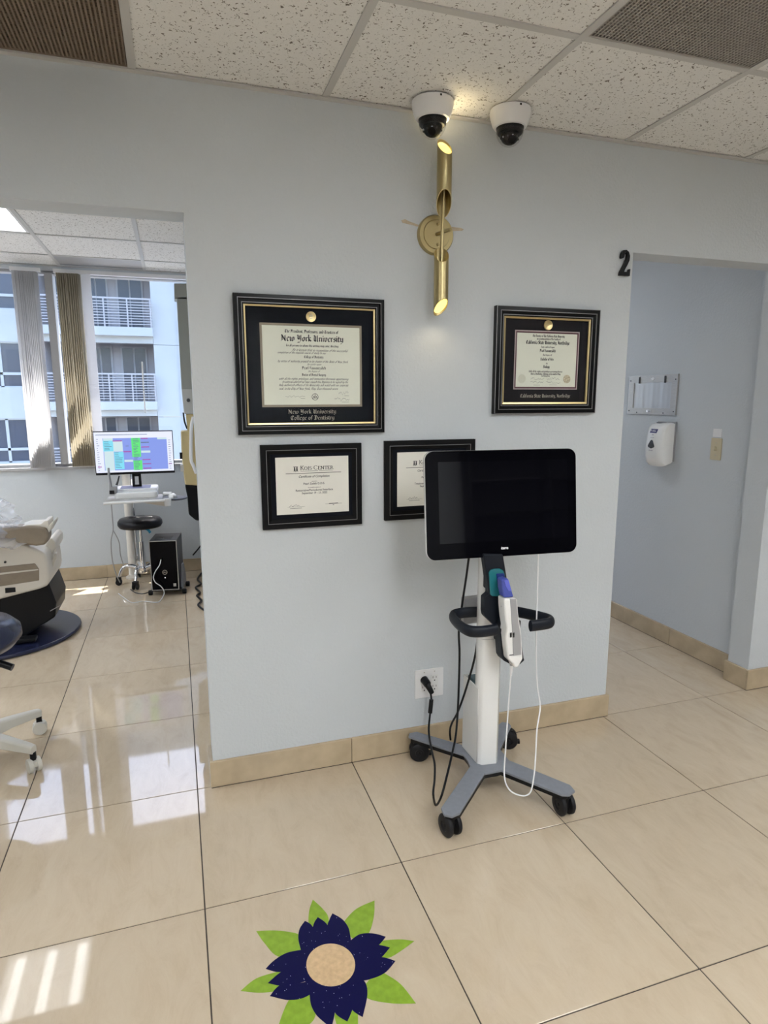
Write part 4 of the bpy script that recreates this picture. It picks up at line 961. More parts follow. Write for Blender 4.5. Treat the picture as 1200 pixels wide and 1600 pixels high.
leaves = [([(415, 340), (395, 298), (270, 278), (152, 282)], [(152, 282), (200, 352), (280, 430), (420, 430)]),
          ([(470, 300), (458, 235), (462, 160), (483, 97)], [(483, 97), (540, 150), (575, 205), (570, 300)]),
          ([(640, 270), (670, 220), (740, 150), (845, 102)], [(845, 102), (840, 200), (808, 297), (740, 340)]),
          ([(860, 345), (910, 335), (1000, 330), (1077, 340)], [(1077, 340), (1010, 390), (930, 437), (860, 440)]),
          ([(860, 510), (905, 530), (1000, 595), (1087, 705)], [(1087, 705), (950, 705), (810, 678), (770, 620)]),
          ([(740, 730), (748, 790), (740, 860), (690, 935)], [(690, 935), (640, 870), (610, 775), (640, 730)]),
          ([(500, 640), (497, 780), (430, 850), (262, 940)], [(262, 940), (285, 825), (340, 690), (400, 640)]),
          ([(320, 510), (275, 520), (150, 560), (60, 632)], [(60, 632), (160, 642), (250, 636), (320, 620)])]
for a, b_ in leaves: inlay('leaf', a, b_, greenm, .0004)
C0 = (588, 482)
petals = [([(415, 400), (398, 330), (405, 270), (437, 222)], [(437, 222), (475, 246), (500, 300), (520, 380)], [(500, 440)]),
          ([(470, 380), (478, 290), (490, 235), (512, 200)], [(512, 200), (560, 235), (590, 290), (610, 360)], [(588, 440), (500, 430)]),
          ([(600, 380), (570, 260), (580, 215), (598, 178)], [(598, 178), (655, 212), (692, 262), (705, 325)], [(710, 390), (640, 430)]),
          ([(700, 340), (760, 300), (840, 296), (910, 315)], [(910, 315), (870, 362), (800, 400), (720, 440)], [(650, 430)]),
          ([(700, 420), (790, 370), (860, 362), (935, 378)], [(935, 378), (880, 440), (810, 475), (720, 500)], [(660, 470)]),
          ([(700, 510), (800, 470), (880, 435), (967, 457)], [(967, 457), (900, 530), (800, 568), (720, 572)], [(670, 540)]),
          ([(700, 560), (780, 570), (803, 650), (775, 785)], [(775, 785), (720, 750), (690, 690), (670, 590)], [(660, 540)]),
          ([(690, 570), (718, 640), (718, 730), (685, 812)], [(685, 812), (620, 770), (590, 700), (560, 600)], [(600, 560)]),
          ([(610, 590), (615, 680), (612, 760), (592, 850)], [(592, 850), (510, 780), (474, 720), (464, 655)], [(470, 600), (560, 570)]),
          ([(430, 390), (330, 410), (255, 455), (207, 503)], [(207, 503), (290, 522), (380, 490), (470, 470)], [(480, 430)]),
          ([(470, 480), (360, 490), (285, 530), (220, 587)], [(220, 587), (300, 602), (390, 590), (480, 560)], [(520, 510)]),
          ([(490, 570), (390, 590), (290, 600), (232, 662)], [(232, 662), (340, 685), (430, 672), (520, 620)], [(540, 570)])]
for k, (a, b_, c) in enumerate(petals): inlay('petal', a, b_, petalm, .0007 + .00003 * k, c)
bb_ = [fpt((588 + 185 * math.cos(q * math.pi / 20), 482 + 160 * math.sin(q * math.pi / 20))) for q in range(40)]
MB().prism([(p_.x, p_.y, .0002) for p_ in bb_], (0, 0, .0004)).build('petal_base', petalm, t, smooth=0)
cc = [fpt((588 + 143 * math.cos(q * math.pi / 24), 482 + 125 * math.sin(q * math.pi / 24))) for q in range(48)]
MB().prism([(p_.x, p_.y, .0002) for p_ in cc], (0, 0, .0016)).build('flower_centre', discm, t, smooth=0)

# ================================================================== SCANNER CART
cart = thing('scanner_cart', 'white and grey medical scanner cart with a large black touchscreen', 'cart', (1.06, -.3, 0))
BZ = .1
ol = [(.838, -.055), (.852, -.030), (.885, -.030), (1.04, -.205), (1.10, -.215), (1.235, -.085), (1.262, -.068), (1.285, -.085), (1.283, -.11), (1.150, -.26), (1.145, -.34), (1.275, -.550), (1.272, -.585), (1.240, -.600), (1.215, -.590), (1.085, -.390), (1.015, -.390), (.832, -.570), (.800, -.578), (.778, -.560), (.782, -.525), (.985, -.330), (.995, -.285), (.995, -.25)]
MB().prism([(x, y, BZ - .010) for x, y in ol], (0, 0, .010)).build('base', greym, cart, bevel=.003)
MB().prism([(1.065 + (x - 1.065) * .97, -.3 + (y + .3) * .965, BZ - .024) for x, y in ol], (0, 0, .0135)).build('base_underside', black, cart)
MB().lathe([(.055, .066), (.055, .076)], (1.07, -.32, 0), 32).build('hub_foot', black, cart)
def caster(cx, cy, ang, brake=True):
    d = Vector((math.cos(ang), math.sin(ang), 0)); s_ = Vector((-d.y, d.x, 0))
    c = Vector((cx, cy, .040)) - d * .012
    fk = MB()
    fk.tube([(cx, cy, .070), (cx, cy, .078)], .014, n=16, smooth=False)
    fk.obox(c + Vector((0, 0, .016)), d * .020, s_ * .007, Vector((0, 0, .022)))
    fk.tube([c - s_ * .026, c + s_ * .026], .007, n=12, smooth=False)
    if brake: fk.obox(c - d * .036 + Vector((0, 0, -.012)), d * .014, s_ * .012, Vector((0, 0, .006)))
    f_ = fk.build('caster', black, cart, bevel=.002)
    for sg in (-1, 1):
        wv = MB(); pr = [(.0001, .0), (.030, .0), (.0385, .003), (.040, .008), (.040, .014), (.036, .018), (.018, .019), (.016, .016), (.0001, .016)]
        wv.lathe(pr, (0, 0, 0), 32)
        M_ = Matrix.Translation(c + s_ * (.008 * sg)) @ (s_ * sg).to_track_quat('Z', 'Y').to_matrix().to_4x4()
        wv.xf(M_).build('wheel', rubber, f_, smooth=50)
caster(.815, -.548, math.radians(280)); caster(1.245, -.573, math.radians(270)); caster(.868, -.068, math.radians(163)); caster(1.262, -.098, math.radians(156))
# column
cx0, cx1 = 1.018, 1.098
def colsec(z, dy=0): return [(x, y + dy, z) for x, y in ((cx0, -.325), (cx0 + .012, -.338), (cx1 - .012, -.346), (cx1, -.335), (cx1, -.30), (cx1 - .015, -.275), (cx0 + .015, -.270), (cx0, -.29))]
m = MB(); secs = [colsec(BZ), colsec(.62), colsec(.95)]
m.add(sum(secs, []), [(j * 8 + i, j * 8 + (i + 1) % 8, (j + 1) * 8 + (i + 1) % 8, (j + 1) * 8 + i) for j in range(2) for i in range(8)] + [tuple(range(7, -1, -1)), tuple(range(16, 24))])
m.build('column', whiteg, cart, smooth=50)
MB().prism([(x, y, .5995) for x, y in ((cx0 - .0006, -.326), (cx0 + .012, -.3387), (cx1 - .012, -.3467), (cx1 + .0006, -.335))], (0, 0, .0012)).build('column_seam', greys, cart, smooth=0)
# battery box behind the column
bxm = MB(); X0, X1, YA, YC = cx0 - .003, cx1 - .01, -.322, -.195; ZT, ZTB = .405, .395
for a in ((X0, X0 + .005, YA, YC), (X1 - .005, X1, YA, YC), (X0, X1, YC - .005, YC)): bxm.box(*a, BZ, ZT)
bxm.box(X0, X1, YA, YC, BZ, BZ + .006)
bxm.build('battery_box', whiteg, cart, bevel=.0015)
MB().box(X0 + .012, X1 - .012, YC - .075, YC - .012, BZ + .01, ZT + .004).build('battery', mat('slate_battery', (.10, .16, .19), rough=.5), cart, bevel=.004)
# neck and cradle
def hp(zx, zy, y): return P(700 + zx / 6.667, 860 + zy / 6.667, y=y)
NK = [(372, 40), (572, 40), (590, 130), (640, 440), (700, 560), (735, 700), (730, 720), (740, 1000), (770, 1120), (760, 1150), (720, 1172), (700, 1120), (640, 1130), (650, 1172), (630, 1168), (560, 1130), (540, 1100), (520, 860), (500, 800), (385, 690), (375, 640), (378, 490), (425, 450), (425, 420)]
front = [hp(a, b_, -.405) for a, b_ in NK]
MB().prism([(p_.x, -.405, p_.z) for p_ in front], (0, .03, 0)).build('neck', charcoal, cart, bevel=.004, segs=3)
a = hp(470, 250, -.37)
MB().box(1.015, 1.075, -.376, -.335, .80, 1.0).build('neck_bracket', charcoal, cart, bevel=.006)
MB().box(1.062, 1.088, -.376, -.335, .60, .72).build('cradle_bracket', charcoal, cart, bevel=.006)
for q in ([(520, 850), (560, 720), (575, 770), (548, 880), (560, 1080), (640, 1150), (640, 1175), (555, 1130), (535, 1090)], [(700, 710), (735, 715), (728, 800), (745, 1040), (772, 1125), (722, 1172), (712, 1150), (738, 1110), (718, 860)]):
    pts = [hp(*c, -.43) for c in q]; MB().prism([(p_.x, -.448, p_.z) for p_ in pts], (0, .045, 0)).build('cradle_jaw', charcoal, cart, bevel=.003)
# handles
hz = .682
lh = MB().tube([(1.03, -.275, hz + .004), (.99, -.262, hz + .002), (.945, -.262, hz), (.922, -.285, hz), (.912, -.34, hz), (.910, -.395, hz), (.918, -.435, hz), (.945, -.452, hz), (.98, -.454, hz), (1.014, -.452, hz)], .02, n=16, flat=(.013, .0205)).build('handle', charcoal, cart, smooth=50)
rh = MB().tube([(1.09, -.285, hz + .004), (1.125, -.285, hz + .003), (1.165, -.300, hz), (1.200, -.345, hz), (1.232, -.40, hz), (1.240, -.43, hz), (1.226, -.452, hz), (1.19, -.458, hz), (1.142, -.458, hz)], .02, n=16, flat=(.013, .0205)).build('handle', charcoal, cart, smooth=50)
# rear storage pouch seen left of the column
qa, qb = hp(165, 500, -.22), hp(345, 750, -.22)
MB().box(qa.x, qb.x + .03, -.225, -.19, qb.z, qa.z).build('rear_bracket', greys, cart, bevel=.006)
# screen
yaw, pit, SW, SH = -.083, .115, .559, .370; scn = Vector((1.064, -.38, 1.110))
nrm = Vector((math.sin(yaw) * math.cos(pit), -math.cos(yaw) * math.cos(pit), math.sin(pit))); rt = Vector((math.cos(yaw), math.sin(yaw), 0)); up = rt.cross(-nrm)
def sp(a, b_, d): return scn + rt * a + up * b_ + nrm * d
MB().prism([sp(a, b_, -.006) for a, b_ in rrect(-SW / 2, SW / 2, -SH / 2, SH / 2, .030, 8)], nrm * .006).build('screen_glass', screenm, cart, bevel=.0015)
hb = MB(); lp = [(1.0, -.0055), (1.004, -.009), (1.004, -.02), (.97, -.034), (.80, -.042)]
for k, dd in lp:
    pass
vs = []; fs = []
for k, dd in lp:
    rr = rrect(-SW / 2 * k, SW / 2 * k, -SH / 2 * k - (0), SH / 2 * k, .031, 8); n = len(rr); vs += [sp(a, b_, dd) for a, b_ in rr]
for j in range(len(lp) - 1):
    for i in range(n): fs.append((j * n + i, j * n + (i + 1) % n, (j + 1) * n + (i + 1) % n, (j + 1) * n + i))
fs.append(tuple((len(lp) - 1) * n + i for i in range(n))); hb.add(vs, fs); hb.build('screen_housing', whiteg, cart, smooth=40)
ds = MB().prism([sp(a, b_, .0001) for a, b_ in ((-.235, -.130), (.245, -.130), (.245, .148), (-.235, .148))], nrm * .0004).build('display', mat('dark_display', (.003, .003, .005), rough=.04, spec=.5), cart, smooth=0)
MB().obox(scn - nrm * .055 - up * .09, rt * .05, up * .07, nrm * .018).build('screen_mount', charcoal, cart, bevel=.006)
m = MB(); put_sans(m, 'itero', .009, lambda a, b_: tuple(sp(.0 + a + .002, -.160 + b_, .0008)), width=.026); m.build('lit_logo', logow, cart, smooth=0)
# scanner wand
wd = thing('scanner_wand', 'white handheld scanner with blue tip held in the cart cradle, trailing white cable', 'scanner', tuple(hp(640, 1180, -.45)))
def wand(pts, y, th, name, m, parent, bevel=.004):
    q = [hp(*c, -.45) for c in pts]; return MB().prism([(p_.x, y, p_.z) for p_ in q], (0, th, 0)).build(name, m, parent, bevel=bevel, segs=3)
body = wand([(543, 478), (672, 474), (682, 490), (690, 620), (706, 720), (722, 830), (735, 1020), (738, 1100), (712, 1145), (690, 1190), (648, 1190), (632, 1150), (585, 1105), (570, 1000), (556, 860), (572, 780), (556, 690), (545, 560)], -.480, .05, 'body', whiteg, wd, .009)
wand([(600, 480), (662, 480), (672, 600), (690, 740), (708, 860), (716, 1050), (636, 1062), (628, 950), (626, 860), (620, 760), (612, 640)], -.4825, .006, 'grip_strip', greys, body, .001)
bt = MB()
for ix in range(2):
    for iz in range(4):
        q = hp(655 + ix * 28, 862 + iz * 13, -.483); bt.box(q.x - .0035, q.x + .0035, -.4835, -.482, q.z - .0016, q.z + .0016)
bt.build('vent_slots', black, body, smooth=0)
m = MB(); q = hp(678, 1095, -.483); m.box(q.x - .013, q.x + .013, -.4806, -.4798, q.z, q.z + .003); m.build('printed_mark', ink, body, smooth=0)
q = hp(560, 582, -.483); MB().lathe([(.003, .4795), (.003, .481), (.0001, .4815)], (q.x, 0, q.z), 12, 'y').build('side_button', greys, body)
wand([(528, 285), (592, 270), (632, 400), (652, 470), (548, 474), (530, 380)], -.474, .036, 'blue_tip', bluem, wd, .006)
wand([(545, 290), (590, 282), (625, 400), (590, 400), (560, 345)], -.4765, .006, 'tip_facet', mat('pale_blue_tip', (.12, .15, .62), rough=.12), wd, .001)
ts = [hp(*c, -.41) for c in ((440, 460), (425, 230), (440, 205), (480, 190), (540, 190), (575, 210), (588, 240), (610, 400), (600, 470), (520, 480), (460, 478))]
MB().prism([(p_.x, -.412, p_.z) for p_ in ts], (0, .007, 0)).build('sleeve_pad', teal, cart, bevel=.003)
ts = [hp(*c, -.41) for c in ((500, 240), (575, 235), (640, 470), (540, 474), (515, 380))]
MB().prism([(p_.x, -.4155, p_.z) for p_ in ts], (0, .004, 0)).build('sleeve_window', mat('deep_blue_window', (.01, .03, .20), rough=.2), cart, bevel=.001)
st = MB(); q = hp(660, 1195, -.455)
for k in range(7): st.lathe([(.0001, 0), (.0062 - k * .0004, 0), (.0062 - k * .0004, -.004), (.0001, -.004)], (q.x, -.455, q.z - k * .0052), 12)
st.lathe([(.0001, 0), (.0042, 0), (.0036, -.04), (.0001, -.04)], (q.x, -.455, q.z), 12)
st.build('strain_relief', white, wd)
wp = [(q.x, -.455, q.z - .03)] + [tuple(P(a, b_, y=y)) for a, b_, y in ((797, 1070, -.455), (794, 1110, -.455), (790, 1170, -.48), (788, 1212, -.51), (796, 1234, -.53), (814, 1243, -.54), (828, 1239, -.55), (834, 1215, -.54), (837, 1180, -.52), (839, 1140, -.48), (844, 1105, -.45), (840, 1075, -.42), (838, 1040, -.41), (838, 980, -.40), (840, 920, -.39), (841, 862, -.385))]
MB().tube(wp, .0026, n=8).build('cable', white, wd)
# black cords
pc = thing('power_cord', 'black power cord looping from the wall outlet plug up to the cart screen', 'cord', (.93, 0, 0))
pg = P(664, 1066, y=-.01)
MB().tube([(.922, -.009, .318), (.925, -.030, .312), (.928, -.040, .305)], [.017, .0155], n=20, smooth=False).build('plug', black, pc, bevel=.002)
MB().tube([(.926, -.034, .308), (.934, -.046, .290), (.942, -.050, .272)], [.0135, .010], n=16).build('plug_boot', black, pc)
ca = [(.940, -.05, .276), tuple(P(673, 1083, y=-.05)), tuple(P(674, 1095, y=-.055)), tuple(P(672, 1115, y=-.06)), tuple(P(670, 1142, y=-.08)), tuple(P(674, 1170, y=-.18)), tuple(P(679, 1193, y=-.27)), tuple(P(679, 1218, y=-.36)), tuple(P(677, 1240, y=-.43)), tuple(P(681, 1258, z=.008)), tuple(P(690, 1243, y=-.44)), tuple(P(700, 1205, y=-.39)), tuple(P(707, 1175, y=-.34)), tuple(P(712, 1150, y=-.30)), tuple(P(715, 1115, y=-.25)), tuple(P(717, 1070, y=-.25)), tuple(P(718, 1020, y=-.25)), tuple(P(717, 985, y=-.24)), tuple(P(722, 945, y=-.24)), tuple(P(728, 905, y=-.26)), tuple(P(733, 868, y=-.30)), tuple(P(736, 845, y=-.33))]
MB().tube(ca, .0042, n=10).build('cord', black, pc)
fa, fb = P(674, 1093, y=-.055), P(672, 1114, y=-.06)
MB().tube([fa, fb], .0088, n=20, smooth=False).build('ferrite_bead', black, pc, bevel=.001)
dcd = MB().tube([P(747, 985, y=-.265), P(746, 1001, y=-.28), P(740, 1035, y=-.28), P(727, 1080, y=-.25), P(715, 1113, y=-.21), P(706, 1130, y=-.16), P(703, 1142, y=-.13), P(704, 1156, y=-.125)], .0042, n=10).build('charging_cable', black, None)
tag(dcd, 'shorter black cable hanging behind the column, crossing the power cord', 'cable')

# ================================================================== TREATMENT ROOM
# --- PC tower on a wheeled stand
YP = 2.59
pcx0, pcx1, pz0, pz1 = -.231, -.034, .050, .430
t = thing('computer_tower', 'black desktop computer tower with silver front trim on a wheeled stand', 'computer', (-.14, 2.73, pz0))
MB().box(pcx0, pcx1, YP + .012, YP + .285, pz0, pz1).build('case', mat('dark_grey_case', (.035, .035, .04), rough=.4), t, bevel=.003)
MB().box(pcx0 + .004, pcx1 - .004, YP, YP + .012, pz0 + .004, pz1 - .004).build('front_panel', screenm, t, bevel=.002)
MB().ring(pcx0, pcx1, pz0, pz1, [(0, -.0), (0, .006), (.0045, .006), (.0045, -.0)]).xf(Matrix.Translation((0, YP + .004, 0))).build('front_trim', steel, t, smooth=0)
lg = MB(); lx_, lz_ = (pcx0 + pcx1) / 2 + .002, .188
o = ell(0, 0, .0175, .0175, 28); i_ = ell(0, 0, .0148, .0148, 28)
for k in range(28):
    q = (k + 1) % 28; lg.flat([(lx_ + a, YP - .0006, lz_ + b_) for a, b_ in (o[k], o[q], i_[q], i_[k])])
put_sans(lg, 'DELL', .008, lambda a, b_: (lx_ + a, YP - .0006, lz_ - .004 + b_), width=.022)
lg.build('logo', chrome, t, smooth=0)
MB().lathe([(.0001, .0), (.004, .0005), (.004, -.002)], (lx_, YP, .146), 12, 'y').build('power_light', logow, t)
MB().box(pcx1 - .04, pcx1 - .02, YP - .001, YP, .075, .098).build('badge', steel, t, smooth=0)
MB().box(pcx0 + .03, pcx1 - .045, YP + .05, YP + .18, pz1 - .001, pz1 + .0012).build('top_recess', black, t)
MB().box(pcx0 + .06, pcx0 + .095, YP + .085, YP + .10, pz1, pz1 + .003).build('top_badge', chrome, t)
t = thing('computer_stand', 'grey wheeled stand under the black computer tower', 'stand', (-.14, 2.73, 0))
MB().box(pcx0 - .012, pcx1 + .012, YP + .03, YP + .275, .032, .0495).build('tray', black, t, bevel=.004)
sd_ = MB(); pr = [(YP + .05, .035), (YP + .275, .035), (YP + .275, .10), (YP + .19, .21), (YP + .13, .21), (YP + .08, .10)]
MB().prism([(pcx1 + .004, y, z) for y, z in pr], (.014, 0, 0)).build('side_wing', mat('mid_grey_plastic', (.28, .28, .30), rough=.4), t, bevel=.003)
MB().prism([(pcx0 - .018, y, z) for y, z in pr], (.014, 0, 0)).build('side_wing', MATS['mid_grey_plastic'], t, bevel=.003)
for x, y in ((pcx0 - .02, YP + .05), (pcx1 + .03, YP + .05), (pcx0 - .02, YP + .25), (pcx1 + .03, YP + .25)):
    MB().lathe([(.0001, -.015), (.017, -.015), (.020, -.009), (.020, .009), (.017, .015), (.0001, .015)], (x, y, .0205), 20, 'x').build('caster', rubber, t, smooth=50)
for nm in ('computer_tower', 'computer_stand'):
    o = bpy.data.objects[nm]; o.rotation_euler.z = math.radians(-8); o.location.x += .012
# --- chrome stool
sx, sy = -.312, 3.03
t = thing('chrome_stool', 'round black cushioned stool with a chrome five-star base before the window wall', 'stool', (sx, sy, 0))
m = MB(); n = 48; prof = [(.0001, .462), (.12, .460), (.158, .467), (.170, .488), (.168, .513), (.153, .533), (.10, .542), (.0001, .539)]
m.lathe(prof, (sx, sy, 0), n); seat = m.build('seat', blackv, t, smooth=60)
MB().tube([(sx - .155, sy, .527), (sx - .06, sy, .545), (sx, sy, .541), (sx + .06, sy, .545), (sx + .155, sy, .527)], .003, n=6).build('seat_seam', blackv, seat)
MB().tube([(sx, sy, .30), (sx, sy, .464)], .013, n=16, smooth=False).build('piston', chrome, t)
MB().tube([(sx, sy, .10), (sx, sy, .345)], .0215, n=20, smooth=False).build('gas_column', chrome, t)
MB().tube([(sx - .03, sy - .02, .455), (sx + .01, sy - .05, .462), (sx + .055, sy - .07, .452), (sx + .075, sy - .08, .425)], .010, n=10).build('height_lever', bluel, t)
MB().lathe([(.0001, .145), (.035, .140), (.042, .12), (.035, .085), (.0001, .08)], (sx, sy, 0), 24).build('hub', chrome, t)
for k in range(5):
    a = math.radians(253 + 72 * k); d = Vector((math.cos(a), math.sin(a), 0))
    p0 = Vector((sx, sy, .118))
    MB().tube([p0 + d * .02, p0 + d * .09 + Vector((0, 0, .03)), p0 + d * .15 + Vector((0, 0, .02)), p0 + d * .185 + Vector((0, 0, -.05))], [.020, .012], n=12).build('leg', chrome, t, smooth=60)
    c = p0 + d * .19; s_ = Vector((-d.y, d.x, 0)); cs = MB()
    cs.obox((c.x, c.y, .052), d * .020, s_ * .020, Vector((0, 0, .014)))
    for sg in (-1, 1): cs.tube([(c.x + s_.x * .008 * sg, c.y + s_.y * .008 * sg, .025), (c.x + s_.x * .022 * sg, c.y + s_.y * .022 * sg, .025)], .025, n=20, smooth=False)
    cs.build('caster', rubber, t, bevel=.002)
# --- delivery post with tray
t = thing('delivery_unit', 'white dental delivery post with instrument tray below the monitor', 'dental unit', (-.41, 3.12, 0))
MB().tube([(-.408, 3.22, 0), (-.408, 3.22, 1.02)], .030, n=24, smooth=False).build('post', mat('cream_post', (.75, .72, .66), rough=.3), t)
MB().tube([(-.370, 3.255, .0), (-.370, 3.255, 1.0)], .015, n=16, smooth=False).build('post_pipe', chrome, t)
MB().lathe([(.055, 0), (.055, .012), (.042, .02), (.033, .03)], (-.408, 3.22, .0), 32).build('post_foot', creamv, t)
def tp(a, b_, y): return P(140 + a / 6.316, 720 + b_ / 6.316, y=y)
ty = 2.86
a = tp(250, 300, ty); b_ = tp(680, 360, ty)
MB().prism([(x, y, a.z - .052) for x, y in rrect(a.x, b_.x, ty - .10, ty + .20, .03)], (0, 0, .050)).build('unit_head', whiteg, t, bevel=.012, segs=3)
MB().prism([(x, y, a.z - .012) for x, y in rrect(a.x + .005, b_.x - .0, ty - .02, ty + .20, .03)], (0, 0, .028)).build('unit_top', white, t, bevel=.008, segs=3)
c_ = tp(165, 400, ty - .12); d_ = tp(720, 380, ty - .12)
MB().prism([(x, y, c_.z - .004) for x, y in rrect(c_.x, d_.x, ty - .22, ty + .05, .02)], (0, 0, .016)).build('instrument_tray', steel, t, bevel=.003)
MB().tube([(c_.x - .01, ty - .225, c_.z), (d_.x + .02, ty - .225, c_.z + .002)], .010, n=12, smooth=False).build('tray_handle', whiteg, t)
MB().lathe([(.0001, -.035), (.026, -.035), (.030, .02), (.0001, .02)], (d_.x + .035, ty - .15, d_.z - .01), 24).build('arm_joint', whiteg, t)
MB().tube([(-.408, 3.22, .69), (-.30, 3.0, .69), (d_.x + .03, ty - .15, .69)], .022, n=12).build('support_arm', creamv, t, smooth=60)
MB().tube([(d_.x + .01, ty - .05, a.z - .03), (d_.x + .07, ty - .07, a.z - .03)], .016, n=12).build('side_arm', whiteg, t, smooth=60)
h0 = tp(195, 360, ty - .1)
hd = MB().obox(tp(235, 290, ty - .06), (.028, 0, 0), (0, .03, 0), (0, 0, .03)).build('holder', greys, t, bevel=.006)
MB().tube([tp(205, 330, ty - .08), tp(205, 240, ty - .08), tp(192, 150, ty - .08), tp(186, 70, ty - .08)], [.012, .008], n=12).build('handpiece', greys, t, smooth=60)
MB().tube([tp(265, 240, ty - .05), tp(278, 205, ty - .05), tp(292, 150, ty - .05)], [.009, .005], n=10).build('handpiece', smoke, t, smooth=60)
MB().obox(tp(220, 310, ty - .1), (.016, 0, 0), (0, .006, 0), (0, 0, .013)).build('holder_clip', black, hd, bevel=.002)
# hoses below the tray
hose = MB().tube([tp(215, 420, ty - .1), tp(225, 560, ty - .1), tp(232, 680, ty - .1), tp(212, 800, ty - .1), tp(225, 980, ty - .05), tp(262, 1120, ty), tp(300, 1200, ty + .02)], .004, n=8).build('hose', greys, t)
hose2 = MB().tube([tp(235, 690, ty - .08), tp(290, 800, ty - .05), tp(305, 930, ty), tp(345, 1060, ty + .08)], .0035, n=8).build('hose', greys, t)
# monitor
my_ = 2.93
t = thing('desktop_monitor', 'wide monitor showing a coloured schedule before the window', 'monitor', tuple(tp(465, 255, my_)))
q = [P(*c, y=my_) for c in ((145, 673), (270, 673.5), (273, 739), (149, 742.5))]
mx0, mx1 = (q[0].x + q[3].x) / 2, (q[1].x + q[2].x) / 2; mz0, mz1 = (q[2].z + q[3].z) / 2, (q[0].z + q[1].z) / 2
mh = MB().box(mx0, mx1, my_, my_ + .035, mz0, mz1).build('housing', black, t, bevel=.003)
W, Hh = mx1 - mx0, mz1 - mz0
def mp_(x, z, d=0): return (mx0 + W * (x - 45) / (1125 - 45), my_ - .001 - d, mz1 - Hh * (z - 70) / (660 - 70))
def patch(mb, x0, x1, z0, z1, d=.0): mb.flat([mp_(x0, z1, d), mp_(x1, z1, d), mp_(x1, z0, d), mp_(x0, z0, d)])
m = MB(); patch(m, 55, 1115, 82, 628); dsp = m.build('display', ledw, t, smooth=0)
def spp(name, mm, rects, d):
    if name == 'schedule_text':
        m = MB()
        for r_ in rects: patch(m, *r_, d)
        m.build('schedule_lettering', mm, dsp, smooth=0)['kind'] = 'stuff'; return
    for r_ in rects:
        m = MB(); patch(m, *r_, d); m.build(name, mm, dsp, smooth=0)
spp('schedule_grid', ledb, [(170, 1035, 165, 600)], .0005)
spp('schedule_column', ledp, [(178, 305, 165, 600), (305, 430, 205, 345), (440, 555, 460, 490), (905, 1035, 165, 190), (675, 800, 340, 370)], .0010)
spp('schedule_entry', ledc, [(170, 305, 195, 340), (310, 435, 350, 585)], .0015)
spp('schedule_entry', ledg, [(550, 670, 165, 425), (560, 680, 470, 605)], .0015)
spp('schedule_bar', ledm, [(300, 425, 195, 208), (435, 540, 342, 356), (680, 775, 168, 180), (680, 788, 284, 298), (685, 795, 458, 470), (685, 800, 516, 528), (690, 800, 577, 590), (80, 132, 543, 553), (1045, 1090, 524, 536)], .002)
rr = random.Random(4)
spp('schedule_text', ledt, [(680, 788, 222, 234), (80, 770, 115, 122), (470, 510, 270, 276)] + [(180 + rr.random() * 8, 180 + 60 + rr.random() * 55, z, z + 6) for z in range(205, 335, 22)] + [(318, 360 + rr.random() * 65, z, z + 6) for z in range(360, 580, 22)] + [(572, 600 + rr.random() * 60, z, z + 7) for z in range(175, 600, 21)] + [(85, 100 + rr.random() * 25, z, z + 6) for z in range(170, 620, 30)] + [(1055, 1075 + rr.random() * 15, z, z + 6) for z in range(200, 600, 30)], .0025)
nk = tp(465, 150, my_ + .05); nb_ = tp(460, 255, my_ + .05)
f = MB(); f.box(nk.x - .032, nk.x - .014, my_ + .02, my_ + .035, nb_.z, nk.z + .05).box(nk.x + .014, nk.x + .032, my_ + .02, my_ + .035, nb_.z, nk.z + .05).box(nk.x - .032, nk.x + .032, my_ + .02, my_ + .035, nk.z - .0, nk.z + .06).box(nk.x - .032, nk.x + .032, my_ + .02, my_ + .035, nb_.z, nb_.z + .02)
f.build('stand_neck', black, t, bevel=.003)
MB().box(nb_.x - .11, nb_.x + .11, my_ - .08, my_ + .10, nb_.z - .006, nb_.z + .004).build('stand_foot', keyblue, t, bevel=.003)
# mouse on its round platform
pl = P(140 + 835 / 6.316, 720 + 360 / 6.316, y=2.80)
t = thing('mouse_platform', 'round dark mouse platform on an arm right of the monitor', 'mouse platform', tuple(pl))
MB().lathe([(.0001, -.012), (.095, -.012), (.100, -.006), (.095, 0), (.0001, 0)], tuple(pl), 40).build('disc', mat('dark_slate', (.05, .055, .075), rough=.4), t, smooth=50)
MB().tube([(pl.x - .13, 2.79, pl.z - .020), (pl.x, 2.80, pl.z - .020)], .010, n=10, smooth=False).build('arm', whiteg, t)
mm = MB().lathe([(.0001, 0), (.030, 0), (.033, .010), (.026, .026), (.012, .033), (.0001, .034)], (pl.x - .01, 2.79, pl.z), 24, sy=1.5).build('mouse', whiteg, None, smooth=60)
tag(mm, 'white computer mouse on the round dark platform', 'mouse')
# --- x-ray arm on the side wall
yx = 2.30
t = thing('xray_unit', 'grey and cream wall-mounted x-ray arm at the edge of the left opening', 'x-ray unit', (.12, yx, .6))
def xz(a, b_): return P(260 + a / 3.025, 430 + b_ / 3.019, y=yx)
def slab(pts, name, m, dy=.10, bev=.006, y=yx):
    q = [xz(*c) for c in pts]; return MB().prism([(p_.x, y, p_.z) for p_ in q], (0, dy, 0)).build(name, m, t, bevel=bev, segs=2)
slab([(36, 38), (104, 38), (104, 118), (38, 114)], 'arm_cap', xgrey, .12)
slab([(48, 100), (118, 100), (138, 540), (72, 540)], 'arm', xgrey, .10)
pv = slab([(72, 536), (150, 536), (152, 655), (84, 655)], 'pivot_housing', mat('pale_grey_casting', (.48, .48, .46), rough=.4), .12)
q = xz(104, 590); MB().lathe([(.0001, .012), (.010, .012), (.013, .0)], (q.x, yx, q.z), 16, 'y').build('pivot_bolt', smoke, pv)
